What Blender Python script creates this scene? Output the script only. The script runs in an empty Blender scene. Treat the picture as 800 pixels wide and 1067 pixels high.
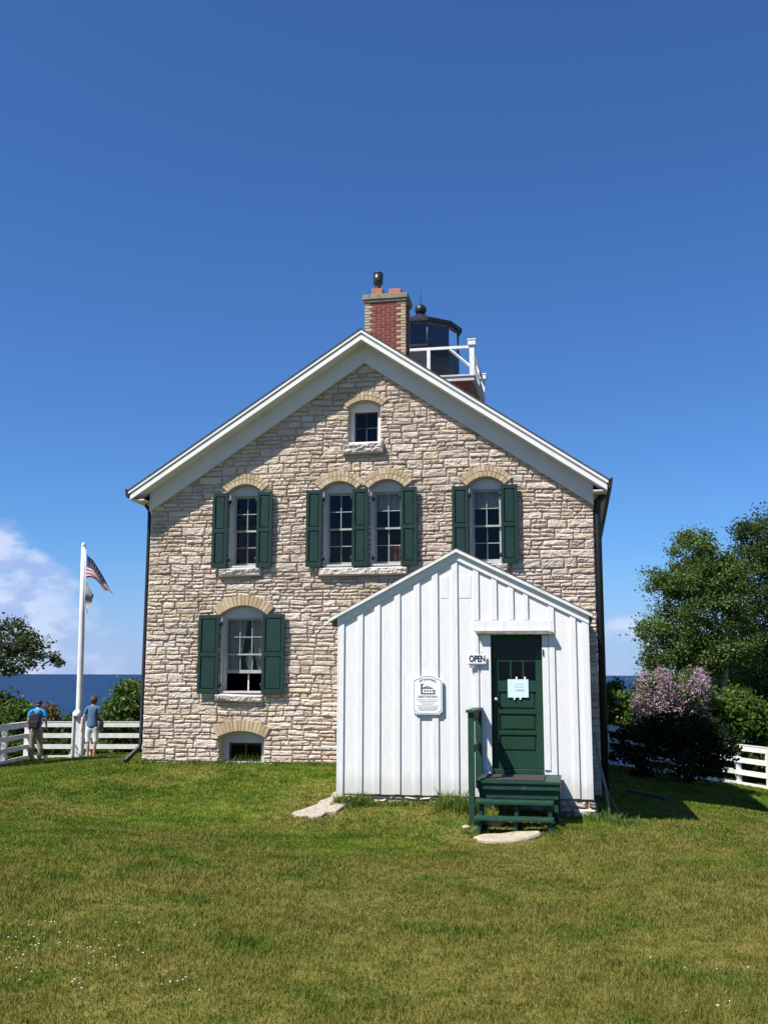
import bpy, bmesh, math, random
import numpy as np
from math import sin, cos, tan, pi, radians, sqrt, atan, atan2
from mathutils import Vector, Matrix, noise as mnoise

random.seed(7); RNG = np.random.default_rng(11)
SC = bpy.context.scene
COL = SC.collection

# ------------------------------------------------------------------ camera
FPX = 1060.0
PITCH = atan((702 - 533.5) / FPX)
cam = bpy.data.cameras.new('camera'); camo = bpy.data.objects.new('camera', cam); COL.objects.link(camo)
cam.sensor_fit = 'HORIZONTAL'; cam.sensor_width = 36; cam.lens = 36 * FPX / 800
cam.clip_start = .1; cam.clip_end = 100000
camo.matrix_world = Matrix.Translation((0, 0, 1.6)) @ Matrix.Rotation(pi / 2 + PITCH, 4, 'X') @ Matrix.Rotation(.0025, 4, 'Z')
SC.camera = camo

# ------------------------------------------------------------------ node helper
class NT:
    def __init__(s, nt): s.nt = nt; s.n = nt.nodes; s.l = nt.links
    def new(s, t, **kw):
        nd = s.n.new(t)
        for k, v in kw.items():
            if k == 'ins':
                for a, b in v.items(): s.set(nd, a, b)
            else: setattr(nd, k, v)
        return nd
    def set(s, nd, a, b):
        if isinstance(b, bpy.types.NodeSocket): s.l.new(b, nd.inputs[a])
        else: nd.inputs[a].default_value = b
    def math(s, op, a, b=0.0, c=None, clamp=False):
        nd = s.n.new('ShaderNodeMath'); nd.operation = op; nd.use_clamp = clamp
        s.set(nd, 0, a); s.set(nd, 1, b)
        if c is not None: s.set(nd, 2, c)
        return nd.outputs[0]
    def mix(s, f, a, b, mode='MIX'):
        nd = s.n.new('ShaderNodeMix'); nd.data_type = 'RGBA'; nd.blend_type = mode
        s.set(nd, 0, f)
        for i, v in ((6, a), (7, b)):
            if not isinstance(v, bpy.types.NodeSocket): v = tuple(v) + (1,) if len(v) == 3 else v
            s.set(nd, i, v)
        return nd.outputs[2]
    def ramp(s, f, stops, interp='LINEAR'):
        nd = s.n.new('ShaderNodeValToRGB'); s.l.new(f, nd.inputs[0]); cr = nd.color_ramp; cr.interpolation = interp
        while len(cr.elements) > 1: cr.elements.remove(cr.elements[-1])
        for i, (p, c) in enumerate(stops):
            e = cr.elements[0] if i == 0 else cr.elements.new(p)
            e.position = p; e.color = (c if hasattr(c, '__len__') else (c, c, c))[:3] + (1,) if hasattr(c, '__len__') else (c, c, c, 1)
        return nd.outputs[0]
    def smooth(s, v, a, b):
        nd = s.n.new('ShaderNodeMapRange'); nd.interpolation_type = 'SMOOTHSTEP'
        s.set(nd, 0, v); nd.inputs[1].default_value = a; nd.inputs[2].default_value = b
        return nd.outputs[0]

# ------------------------------------------------------------------ world, sun, exposure
SUN_DIR = Vector((-1.117, -.810, 1.90)).normalized()      # towards the sun
SUN_EL = math.asin(SUN_DIR.z); SUN_AZ = atan2(SUN_DIR.x, SUN_DIR.y)
w = bpy.data.worlds.new('World'); SC.world = w; w.use_nodes = True
N = NT(w.node_tree); N.n.clear()
sky = N.new('ShaderNodeTexSky', sky_type='NISHITA'); sky.sun_disc = False
sky.sun_elevation = SUN_EL; sky.sun_rotation = SUN_AZ; sky.altitude = 0
sky.air_density = 1.0; sky.dust_density = .0; sky.ozone_density = 5.0
tc = N.new('ShaderNodeTexCoord'); sep = N.new('ShaderNodeSeparateXYZ'); N.l.new(tc.outputs['Generated'], sep.inputs[0])
mp = N.new('ShaderNodeMapping'); mp.inputs['Scale'].default_value = (1, 1, 2.1); N.l.new(tc.outputs['Generated'], mp.inputs[0])
nz = N.new('ShaderNodeTexNoise', ins={'Scale': 11.0, 'Detail': 9.0, 'Roughness': .6, 'Vector': mp.outputs[0]})
nz2 = N.new('ShaderNodeTexNoise', ins={'Scale': 4.0, 'Detail': 3.0, 'Vector': mp.outputs[0]})
X, Z = sep.outputs[0], sep.outputs[2]
side = N.smooth(X, -.20, -.36)                                  # 1 on the left
side2 = N.math('MULTIPLY', N.smooth(X, .15, .3), .35)
cov = N.math('ADD', N.math('MULTIPLY', side, .105), .035)        # top of the cloud bank
edge = N.math('SUBTRACT', cov, Z)
edge = N.math('MULTIPLY', edge, 9.0)
dens = N.math('ADD', N.math('ADD', nz.outputs[0], N.math('MULTIPLY', nz2.outputs[0], .5)), N.math('MINIMUM', edge, .16))
cl = N.smooth(dens, .74, .90)
cl = N.math('MULTIPLY', cl, N.math('MAXIMUM', side, side2))
cl = N.math('MULTIPLY', cl, N.smooth(edge, -.3, .1))
cl = N.math('MULTIPLY', cl, .72)
nz3 = N.new('ShaderNodeTexNoise', ins={'Scale': 26.0, 'Detail': 6.0, 'Vector': mp.outputs[0]})
ccol = N.mix(N.smooth(nz3.outputs[0], .42, .62), (4.9, 5.9, 9.6), (8.4, 8.9, 11.2))
skyc = N.mix(1.0, sky.outputs[0], (.62, .98, 1.42), 'MULTIPLY')
hz = N.smooth(Z, .13, -.03)
skyc = N.mix(N.math('MULTIPLY', hz, .80), skyc, (3.9, 5.1, 9.0))
dx_ = N.math('DIVIDE', N.math('SUBTRACT', X, .236), .030); dz_ = N.math('DIVIDE', N.math('SUBTRACT', Z, .040), .014)
rd = N.math('SQRT', N.math('ADD', N.math('MULTIPLY', dx_, dx_), N.math('MULTIPLY', dz_, dz_)))
puff = N.math('MULTIPLY', N.smooth(N.math('SUBTRACT', N.math('MULTIPLY', nz.outputs[0], 2.0), rd), -.35, .5), .55)
cl = N.math('MAXIMUM', cl, N.math('MULTIPLY', puff, N.math('LESS_THAN', rd, 3.0)))
skyc = N.mix(cl, skyc, ccol)
bg = N.new('ShaderNodeBackground', ins={'Color': skyc, 'Strength': .055}); wo = N.new('ShaderNodeOutputWorld')
N.l.new(bg.outputs[0], wo.inputs[0])
sl = bpy.data.lights.new('sun', 'SUN'); sl.energy = 5.0; sl.angle = radians(.53); sl.color = (1, .95, .87)
so = bpy.data.objects.new('sun', sl); COL.objects.link(so); so.rotation_euler = SUN_DIR.to_track_quat('Z', 'Y').to_euler(); so.location = (-20, -15, 30)
SC.view_settings.view_transform = 'Standard'; SC.view_settings.look = 'None'
SC.view_settings.exposure = 0.76; SC.view_settings.gamma = 1
SC.view_settings.use_curve_mapping = False
SC.cycles.max_bounces = 6; SC.cycles.transparent_max_bounces = 8
SC.cycles.use_denoising = True

# ------------------------------------------------------------------ materials
def mat(name, c1, c2=None, scale=8.0, rough=.7, bump=0.0, bscale=40.0, attr=None, stops=None, spec=.3, detail=5, stretch=None, metallic=0, extra=None):
    """Principled with noise between c1 and c2, optional per-piece tint ramp read from the float attribute `attr`."""
    m = bpy.data.materials.new(name); m.use_nodes = True; N = NT(m.node_tree)
    p = N.n['Principled BSDF']; p.inputs['Roughness'].default_value = rough
    p.inputs['Specular IOR Level'].default_value = spec; p.inputs['Metallic'].default_value = metallic
    t = N.new('ShaderNodeTexCoord'); vec = t.outputs['Object']
    if stretch:
        mp = N.new('ShaderNodeMapping'); mp.inputs['Scale'].default_value = stretch; N.l.new(vec, mp.inputs[0]); vec = mp.outputs[0]
    nz = N.new('ShaderNodeTexNoise', ins={'Scale': scale, 'Detail': detail, 'Roughness': .6, 'Vector': vec})
    f = N.smooth(nz.outputs[0], .3, .7)
    if stops:
        at = N.new('ShaderNodeAttribute', attribute_name=attr)
        base = N.ramp(at.outputs['Fac'], stops)
        if c2: base = N.mix(N.math('MULTIPLY', f, c2[3] if len(c2) > 3 else .5), base, c2[:3])
        col = base
    else:
        col = N.mix(f, c1, c2 or c1)
    if extra: col = extra(N, vec, col)
    N.l.new(col, p.inputs['Base Color'])
    if bump:
        b = N.new('ShaderNodeTexNoise', ins={'Scale': bscale, 'Detail': 6.0, 'Roughness': .65, 'Vector': vec})
        bn = N.new('ShaderNodeBump', ins={'Strength': 1.0, 'Distance': bump, 'Height': b.outputs[0]})
        N.l.new(bn.outputs[0], p.inputs['Normal'])
    return m

def stonespots(N, vec, col):
    a = N.new('ShaderNodeTexNoise', ins={'Scale': 1.1, 'Detail': 4.0, 'Vector': vec})
    col = N.mix(N.math('MULTIPLY', N.smooth(a.outputs[0], .5, .72), .35), col, (.25, .17, .09))
    g_ = N.new('ShaderNodeTexNoise', ins={'Scale': .55, 'Detail': 5.0, 'Vector': vec})
    col = N.mix(N.math('MULTIPLY', N.smooth(g_.outputs[0], .45, .68), .26), col, (.36, .30, .25))
    b = N.new('ShaderNodeTexNoise', ins={'Scale': 60.0, 'Detail': 5.0, 'Vector': vec})
    return N.mix(N.math('MULTIPLY', N.smooth(b.outputs[0], .52, .72), .35), col, (.16, .13, .10))
M = {}
M['stone'] = mat('limestone', None, (.56, .475, .395, .45), scale=9, rough=.95, bump=.016, bscale=30, attr='tint', extra=stonespots, spec=.12,
    stops=[(0, (.36, .265, .195)), (.1, (.51, .42, .345)), (.3, (.58, .485, .41)), (.45, (.48, .385, .31)), (.6, (.61, .52, .45)), (.74, (.54, .43, .29)), (.84, (.42, .36, .31)), (1, (.64, .56, .49))])
M['mortar'] = mat('lime_mortar', (.36, .295, .235), (.46, .385, .31), scale=6, rough=.95, bump=.01, bscale=60)
M['sill'] = mat('sill_stone', (.58, .52, .47), (.46, .41, .37), scale=12, rough=.9, bump=.02, bscale=25)
M['brick_y'] = mat('cream_brick', None, (.30, .21, .11, .35), scale=10, rough=.9, bump=.003, attr='tint',
    stops=[(0, (.40, .305, .18)), (.4, (.52, .425, .29)), (.7, (.36, .265, .15)), (1, (.56, .475, .36))])
M['brick_r'] = mat('red_brick', None, (.12, .03, .025, .4), scale=10, rough=.85, bump=.003, attr='tint',
    stops=[(0, (.20, .045, .035)), (.5, (.27, .06, .045)), (1, (.15, .04, .035))])
M['brickmortar'] = mat('pale_mortar', (.46, .39, .30), (.38, .31, .23), rough=.95)
def whitewear(N, vec, col):
    sp = N.new('ShaderNodeSeparateXYZ'); N.l.new(vec, sp.inputs[0])
    d1 = N.new('ShaderNodeTexNoise', ins={'Scale': 1.0, 'Detail': 6.0, 'Vector': vec})
    low = N.math('ADD', N.math('MULTIPLY', N.smooth(sp.outputs[2], .45, -.15), .5), N.math('MULTIPLY', d1.outputs[0], .45))
    col = N.mix(N.math('MULTIPLY', N.smooth(low, .38, .75), .45), col, (.40, .38, .32))
    fl = N.new('ShaderNodeTexNoise', ins={'Scale': 5.5, 'Detail': 10.0, 'Roughness': .8, 'Vector': vec})
    col = N.mix(N.math('MULTIPLY', N.smooth(fl.outputs[0], .66, .70), .55), col, (.36, .35, .33))
    a = N.new('ShaderNodeTexNoise', ins={'Scale': 2.5, 'Detail': 8.0, 'Roughness': .7, 'Vector': vec})
    return N.mix(N.math('MULTIPLY', N.smooth(a.outputs[0], .52, .75), .25), col, (.46, .46, .46))
M['white'] = mat('white_paint', (.72, .715, .70), (.66, .66, .655), scale=5, rough=.55, bump=.002, bscale=35, stretch=(6, 6, 1), extra=whitewear)
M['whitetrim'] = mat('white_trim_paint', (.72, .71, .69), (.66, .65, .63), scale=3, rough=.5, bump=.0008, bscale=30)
M['frame'] = mat('greyed_white_frame_paint', (.50, .50, .51), (.42, .42, .43), scale=3, rough=.55, bump=.001, bscale=30)  # white frame paint greyed, holding the shade of the recesses in its colour
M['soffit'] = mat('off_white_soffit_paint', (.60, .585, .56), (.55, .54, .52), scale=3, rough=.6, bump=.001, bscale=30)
M['fence'] = mat('white_fence_paint', (.74, .74, .74), (.60, .60, .59), scale=6, rough=.6, bump=.002, bscale=25)
def fade(N, vec, col):
    a = N.new('ShaderNodeTexNoise', ins={'Scale': 2.3, 'Detail': 8.0, 'Roughness': .7, 'Vector': vec})
    return N.mix(N.math('MULTIPLY', N.smooth(a.outputs[0], .42, .75), .38), col, (.024, .046, .042))
M['green'] = mat('dark_green_paint', (.010, .031, .027), (.014, .040, .034), scale=4, rough=.5, spec=.2, extra=fade, bump=.0006, bscale=60)
M['doorgreen'] = mat('door_green_paint', (.011, .042, .024), (.015, .050, .029), scale=4, rough=.45, spec=.2, extra=fade, bump=.0006, bscale=60)
def stepwear(N, vec, col):
    a = N.new('ShaderNodeTexNoise', ins={'Scale': 7.0, 'Detail': 8.0, 'Roughness': .7, 'Vector': vec})
    return N.mix(N.math('MULTIPLY', N.smooth(a.outputs[0], .58, .7), .6), col, (.13, .16, .13))
M['stepgreen'] = mat('worn_green_deck_paint', (.013, .045, .028), (.020, .060, .038), scale=5, rough=.5, spec=.2, bump=.002, bscale=40, extra=stepwear)
M['dark'] = mat('dark_room', (.02, .019, .018), (.03, .028, .026), rough=.9)  # near-black, the darkness of the unlit rooms put into the colour
M['black'] = mat('black_iron', (.012, .012, .014), (.022, .022, .024), scale=9, rough=.4, bump=.001, bscale=30, spec=.4)
M['gutter'] = mat('black_gutter_metal', (.014, .015, .018), (.022, .022, .025), scale=6, rough=.45)
M['flue'] = mat('tarnished_steel', (.10, .10, .11), (.05, .045, .045), scale=10, rough=.35, metallic=.7)
M['deckwood'] = mat('red_brown_cornice', (.30, .09, .055), (.22, .075, .05), scale=7, rough=.7, bump=.002)
M['concrete'] = mat('concrete_cap', (.27, .24, .185), (.19, .165, .12), scale=9, rough=.9, bump=.006, bscale=40)
M['pot'] = mat('terracotta', (.42, .16, .10), (.32, .13, .09), scale=9, rough=.85)
M['shingle'] = mat('grey_shingle', (.07, .07, .072), (.045, .045, .048), scale=14, rough=.9, bump=.006, bscale=30)
M['metalknob'] = mat('pale_metal', (.7, .68, .62), None, rough=.3, metallic=.8)
M['paper'] = mat('pale_blue_paper', (.55, .70, .80), (.60, .74, .83), rough=.7)
M['ink'] = mat('black_lettering', (.012, .012, .012), None, rough=.6)
M['greyink'] = mat('grey_lettering', (.22, .23, .24), None, rough=.6)
M['signwhite'] = mat('white_sign_board', (.78, .79, .79), (.74, .75, .75), rough=.5)
M['signblue'] = mat('blue_sign_edge', (.10, .17, .26), None, rough=.5)
M['rubber'] = mat('black_rubber_mat', (.028, .026, .028), (.045, .042, .044), scale=60, rough=.9, bump=.004, bscale=150)
M['bark'] = mat('grey_brown_bark', (.10, .08, .06), (.05, .04, .032), scale=14, rough=.95, bump=.02, bscale=14, stretch=(1, 1, .25))
M['birchbark'] = mat('pale_birch_bark', (.45, .42, .38), (.12, .11, .10), scale=9, rough=.85, bump=.006, bscale=12, stretch=(1, 1, 2.5))
M['stick'] = mat('weathered_grey_wood', (.24, .22, .19), (.14, .12, .10), scale=14, rough=.9, bump=.004)
M['lace'] = mat('white_lace_cloth', (.80, .78, .74), (.55, .53, .50), scale=50, rough=.9)
M['orangecloth'] = mat('orange_brown_cloth', (.40, .17, .09), (.28, .10, .06), scale=20, rough=.9)
M['bellpurple'] = mat('dusty_purple_cloth', (.08, .06, .08), (.05, .04, .05), scale=20, rough=.9)
M['skin'] = mat('skin', (.50, .28, .20), (.46, .25, .17), rough=.55)
M['hair'] = mat('brown_hair', (.05, .028, .02), (.09, .05, .035), scale=60, rough=.5, stretch=(4, 4, 1))
M['bluetee'] = mat('bright_blue_jersey', (.01, .27, .66), (.01, .24, .58), scale=12, rough=.8)
M['khaki'] = mat('khaki_cotton', (.27, .22, .17), (.20, .16, .12), scale=14, rough=.9, bump=.01, bscale=12)
M['denim'] = mat('denim_blue_cotton', (.075, .15, .25), (.055, .12, .21), scale=14, rough=.9, bump=.01, bscale=14)
M['whitecloth'] = mat('white_cotton', (.72, .72, .74), (.65, .65, .68), scale=10, rough=.9, bump=.008, bscale=14)
M['blackcloth'] = mat('black_nylon', (.014, .014, .017), (.03, .03, .034), scale=20, rough=.6, bump=.004, bscale=30)
M['gravel'] = mat('pale_gravel_concrete', (.56, .49, .41), (.34, .29, .23), scale=22, rough=.95, bump=.05, bscale=34)
M['flagstone'] = mat('flat_limestone_slab', (.42, .36, .27), (.33, .28, .21), scale=9, rough=.9, bump=.012, bscale=30)
M['shade_amber'] = mat('lens_brass', (.25, .17, .07), None, rough=.3, metallic=.8)

def glass_mat(name, tint, glossmix=1.0):
    m = bpy.data.materials.new(name); m.use_nodes = True; N = NT(m.node_tree); N.n.clear()
    out = N.new('ShaderNodeOutputMaterial'); tr = N.new('ShaderNodeBsdfTransparent', ins={'Color': tint + (1,)})
    gl = N.new('ShaderNodeBsdfGlossy', ins={'Color': (1, 1, 1, 1), 'Roughness': .03})
    t = N.new('ShaderNodeTexCoord'); nz = N.new('ShaderNodeTexNoise', ins={'Scale': 3.0, 'Vector': t.outputs['Object']})
    bn = N.new('ShaderNodeBump', ins={'Strength': .6, 'Distance': .01, 'Height': nz.outputs[0]}); N.l.new(bn.outputs[0], gl.inputs['Normal'])
    fr = N.new('ShaderNodeFresnel', ins={'IOR': 1.45})
    mx = N.new('ShaderNodeMixShader'); N.l.new(N.math('MULTIPLY', fr.outputs[0], glossmix), mx.inputs[0])
    N.l.new(tr.outputs[0], mx.inputs[1]); N.l.new(gl.outputs[0], mx.inputs[2]); N.l.new(mx.outputs[0], out.inputs[0])
    return m
M['glass'] = glass_mat('old_window_glass', (.74, .76, .76), .35)
M['lanternglass'] = glass_mat('lantern_glass', (.50, .58, .66), 1.6)

def leaf_mat(name, stops, transl=.35, spec=.35):
    m = bpy.data.materials.new(name); m.use_nodes = True; N = NT(m.node_tree); N.n.clear()
    out = N.new('ShaderNodeOutputMaterial'); at = N.new('ShaderNodeAttribute', attribute_name='tint')
    c = N.ramp(at.outputs['Fac'], stops)
    d = N.new('ShaderNodeBsdfPrincipled', ins={'Base Color': c, 'Roughness': .5, 'Specular IOR Level': spec})
    c2 = N.mix(1.0, c, (1.25, 1.35, .55), 'MULTIPLY')
    t = N.new('ShaderNodeBsdfTranslucent', ins={'Color': c2}); mx = N.new('ShaderNodeMixShader'); mx.inputs[0].default_value = transl
    N.l.new(d.outputs[0], mx.inputs[1]); N.l.new(t.outputs[0], mx.inputs[2]); N.l.new(mx.outputs[0], out.inputs[0])
    return m
M['leaf_birch'] = leaf_mat('birch_leaves', [(0, (.035, .068, .014)), (.5, (.075, .122, .026)), (1, (.145, .20, .052))])
M['leaf_dark'] = leaf_mat('dark_leaves', [(0, (.020, .042, .013)), (.5, (.045, .078, .022)), (1, (.10, .14, .042))])
M['leaf_ash'] = leaf_mat('grey_green_leaves', [(0, (.030, .055, .026)), (.5, (.058, .090, .040)), (1, (.11, .15, .07))])
M['leaf_bright'] = leaf_mat('yellow_green_leaves', [(0, (.035, .07, .012)), (.5, (.07, .125, .020)), (1, (.14, .21, .036))], .4)
M['leaf_mid'] = leaf_mat('mid_green_leaves', [(0, (.035, .075, .014)), (.5, (.065, .12, .022)), (1, (.12, .18, .04))])
M['leaf_rust'] = leaf_mat('rusty_leaves', [(0, (.06, .06, .025)), (.5, (.14, .09, .04)), (1, (.20, .15, .07))])
M['leaf_shade'] = leaf_mat('very_dark_leaves', [(0, (.009, .015, .007)), (.5, (.017, .028, .011)), (1, (.034, .050, .020))], .15, .05)  # deep shade of the bush put into the leaf colour
M['lilacflower'] = leaf_mat('lilac_flowers', [(0, (.19, .11, .165)), (.5, (.33, .225, .295)), (1, (.54, .43, .49))], .2)
M['clover'] = leaf_mat('white_clover', [(0, (.5, .5, .45)), (1, (.7, .7, .66))], .2)
M['weed'] = leaf_mat('weed_blades', [(0, (.05, .09, .015)), (.5, (.09, .15, .025)), (1, (.17, .22, .05))])

def grass_nodes(N, blade):
    geo = N.new('ShaderNodeNewGeometry')
    def nz(s, d=4.0, off=0.0):
        mp = N.new('ShaderNodeMapping'); mp.inputs['Location'].default_value = (off, off, 0); N.l.new(geo.outputs['Position'], mp.inputs[0])
        return N.new('ShaderNodeTexNoise', ins={'Scale': s, 'Detail': d, 'Roughness': .6, 'Vector': mp.outputs[0]}).outputs[0]
    a = nz(.45, 6.0); b = nz(1.6, 6.0, 7.3); c = nz(6.0, 5.0, 3.1)
    green = N.mix(N.smooth(b, .35, .65), (.060, .115, .006), (.155, .215, .014))
    dry = N.mix(N.smooth(c, .3, .7), (.120, .120, .018), (.26, .22, .060))
    sep = N.new('ShaderNodeSeparateXYZ'); N.l.new(geo.outputs['Position'], sep.inputs[0])
    nearness = N.math('MULTIPLY', N.smooth(sep.outputs[1], 22, 5), .10)
    rightness = N.math('MULTIPLY', N.smooth(sep.outputs[0], -4, 3), .05)
    f = N.math('ADD', N.math('ADD', N.math('MULTIPLY', a, .5), N.math('MULTIPLY', b, .5)), N.math('ADD', nearness, rightness))
    f = N.smooth(f, .475, .66)
    if blade:
        at = N.new('ShaderNodeAttribute', attribute_name='tint')
        f = N.math('ADD', f, N.math('MULTIPLY', N.math('SUBTRACT', at.outputs['Fac'], .5), .9), clamp=True)
        col = N.mix(f, green, dry)
        v = N.math('ADD', N.math('MULTIPLY', at.outputs['Fac'], .3), .82)
        return N.mix(1.0, col, N.ramp(v, [(0, 0.0), (1, 1.0)]), 'MULTIPLY')
    col = N.mix(f, green, dry)
    return N.mix(.45, col, N.mix(N.smooth(c, .3, .7), (.06, .075, .012), (.10, .10, .024)))
m = bpy.data.materials.new('lawn_soil'); m.use_nodes = True; N = NT(m.node_tree); p = N.n['Principled BSDF']
N.l.new(grass_nodes(N, False), p.inputs['Base Color']); p.inputs['Roughness'].default_value = .95; p.inputs['Specular IOR Level'].default_value = .1
gg = N.new('ShaderNodeNewGeometry'); bz = N.new('ShaderNodeTexNoise', ins={'Scale': 30.0, 'Detail': 6.0, 'Vector': gg.outputs['Position']})
bn = N.new('ShaderNodeBump', ins={'Strength': 1.0, 'Distance': .03, 'Height': bz.outputs[0]}); N.l.new(bn.outputs[0], p.inputs['Normal'])
M['soil'] = m
m = bpy.data.materials.new('grass_blades'); m.use_nodes = True; N = NT(m.node_tree); N.n.clear()
gc = grass_nodes(N, True); d = N.new('ShaderNodeBsdfPrincipled', ins={'Base Color': gc, 'Roughness': .55, 'Specular IOR Level': .25})
t = N.new('ShaderNodeBsdfTranslucent', ins={'Color': N.mix(1.0, gc, (1.2, 1.3, .6), 'MULTIPLY')}); mx = N.new('ShaderNodeMixShader'); mx.inputs[0].default_value = .3
o_ = N.new('ShaderNodeOutputMaterial'); N.l.new(d.outputs[0], mx.inputs[1]); N.l.new(t.outputs[0], mx.inputs[2]); N.l.new(mx.outputs[0], o_.inputs[0])
M['grass'] = m
m = bpy.data.materials.new('lake_water'); m.use_nodes = True; N = NT(m.node_tree); p = N.n['Principled BSDF']
gg = N.new('ShaderNodeNewGeometry'); mp = N.new('ShaderNodeMapping'); mp.inputs['Scale'].default_value = (.0012, .006, 1); N.l.new(gg.outputs['Position'], mp.inputs[0])
bz = N.new('ShaderNodeTexNoise', ins={'Scale': 1.0, 'Detail': 8.0, 'Vector': mp.outputs[0]})
mp2 = N.new('ShaderNodeMapping'); mp2.inputs['Scale'].default_value = (.012, .05, 1); N.l.new(gg.outputs['Position'], mp2.inputs[0])
bz2 = N.new('ShaderNodeTexNoise', ins={'Scale': 1.0, 'Detail': 8.0, 'Roughness': .7, 'Vector': mp2.outputs[0]})
wc = N.mix(N.smooth(bz.outputs[0], .3, .7), (.0055, .024, .070), (.009, .034, .094))
wc = N.mix(N.math('MULTIPLY', N.smooth(bz2.outputs[0], .35, .75), .5), wc, (.014, .046, .115)); N.l.new(wc, p.inputs['Base Color']); p.inputs['Roughness'].default_value = .6; p.inputs['Specular IOR Level'].default_value = .15  # finer lighter streaks put wave glints into the water colour
M['water'] = m

# ------------------------------------------------------------------ mesh helpers
class MB:
    def __init__(s): s.v = []; s.f = []; s.t = []; s.sm = []
    def add(s, vs, fs, tint=.5, smooth=False):
        n = len(s.v); s.v += [tuple(v) for v in vs]; s.f += [tuple(i + n for i in f) for f in fs]
        s.t += [tint] * len(vs); s.sm += [smooth] * len(fs); return s
    def box(s, x0, x1, y0, y1, z0, z1, tint=.5, xf=None):
        vs = [(x, y, z) for x in (x0, x1) for y in (y0, y1) for z in (z0, z1)]
        if xf: vs = [xf(Vector(v)) for v in vs]
        return s.add(vs, [(0, 1, 3, 2), (4, 6, 7, 5), (0, 4, 5, 1), (2, 3, 7, 6), (0, 2, 6, 4), (1, 5, 7, 3)], tint)
    def tube(s, pts, rads, seg=8, cap=True, tint=.5, smooth=True):
        pts = [Vector(p) for p in pts]
        if not hasattr(rads, '__len__'): rads = [rads] * len(pts)
        vs = []; fs = []; up = None
        for i, p in enumerate(pts):
            d = (pts[min(i + 1, len(pts) - 1)] - pts[max(i - 1, 0)]).normalized()
            if up is None: up = Vector((0, 0, 1)) if abs(d.z) < .9 else Vector((1, 0, 0))
            a = d.cross(up).normalized(); b = a.cross(d).normalized(); up = b
            for k in range(seg):
                th = 2 * pi * k / seg; vs.append(p + (a * cos(th) + b * sin(th)) * rads[i])
        for i in range(len(pts) - 1):
            for k in range(seg):
                k2 = (k + 1) % seg; fs.append((i * seg + k, i * seg + k2, (i + 1) * seg + k2, (i + 1) * seg + k))
        s.add(vs, fs, tint, smooth)
        if cap:
            n0 = len(s.v) - len(vs)
            s.f += [tuple(n0 + k for k in range(seg))[::-1], tuple(n0 + (len(pts) - 1) * seg + k for k in range(seg))]; s.sm += [False, False]
        return s
    def lathe(s, prof, seg=16, c=(0, 0), start=0.0, smooth=True, tint=.5):
        vs = []; fs = []
        for r, z in prof:
            for k in range(seg):
                th = start + 2 * pi * k / seg; vs.append((c[0] + r * sin(th), c[1] - r * cos(th), z))
        for i in range(len(prof) - 1):
            for k in range(seg):
                k2 = (k + 1) % seg; fs.append((i * seg + k, i * seg + k2, (i + 1) * seg + k2, (i + 1) * seg + k))
        fs.append(tuple(range(seg))[::-1]); fs.append(tuple((len(prof) - 1) * seg + k for k in range(seg)))
        return s.add(vs, fs, tint, smooth)
    def prism(s, poly, y0, y1, tint=.5):
        """poly in (x,z), extruded along y (front y0)."""
        n = len(poly); vs = [(x, y0, z) for x, z in poly] + [(x, y1, z) for x, z in poly]
        fs = [tuple(range(n)), tuple(range(2 * n - 1, n - 1, -1))] + [(i, i + n, (i + 1) % n + n, (i + 1) % n) for i in range(n)]
        return s.add(vs, fs, tint)
    def build(s, name, m, parent=None, bevel=0.0, link=True):
        me = bpy.data.meshes.new(name); me.from_pydata(s.v, [], s.f)
        bm = bmesh.new(); bm.from_mesh(me); bmesh.ops.recalc_face_normals(bm, faces=bm.faces); bm.to_mesh(me); bm.free()
        a = me.attributes.new('tint', 'FLOAT', 'POINT'); a.data.foreach_set('value', np.array(s.t, dtype=np.float32))
        me.polygons.foreach_set('use_smooth', s.sm)
        me.materials.append(m); o = bpy.data.objects.new(name, me)
        if bevel:
            b = o.modifiers.new('bevel', 'BEVEL'); b.width = bevel; b.segments = 2; b.limit_method = 'ANGLE'; b.angle_limit = radians(40)
        COL.objects.link(o)
        if parent: o.parent = parent
        return o

def npmesh(name, verts, faces, m, parent=None, tint=None, smooth=False):
    """verts (N,3), faces list of (k,n) int arrays with the same vertex count per array."""
    me = bpy.data.meshes.new(name); verts = np.asarray(verts, dtype=np.float32)
    me.vertices.add(len(verts)); me.vertices.foreach_set('co', verts.ravel())
    loops = np.concatenate([f.ravel() for f in faces]).astype(np.int32)
    cnt = np.concatenate([np.full(len(f), f.shape[1]) for f in faces]).astype(np.int32)
    st = np.concatenate([[0], np.cumsum(cnt)[:-1]]).astype(np.int32)
    me.loops.add(len(loops)); me.loops.foreach_set('vertex_index', loops)
    me.polygons.add(len(cnt)); me.polygons.foreach_set('loop_start', st)
    me.polygons.foreach_set('use_smooth', np.full(len(cnt), smooth))
    me.update(calc_edges=True); me.validate()
    if tint is not None:
        a = me.attributes.new('tint', 'FLOAT', 'POINT'); a.data.foreach_set('value', np.asarray(tint, dtype=np.float32))
    me.materials.append(m); o = bpy.data.objects.new(name, me); COL.objects.link(o)
    if parent: o.parent = parent
    return o

def tag(o, label=None, cat=None, group=None, kind=None):
    if label: o['label'] = label
    if cat: o['category'] = cat
    if group: o['group'] = group
    if kind: o['kind'] = kind
    return o
def empty(name, loc, rz=0.0):
    o = bpy.data.objects.new(name, None); COL.objects.link(o); o.location = loc; o.rotation_euler = (0, 0, rz); o.empty_display_size = .3
    return o

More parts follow.
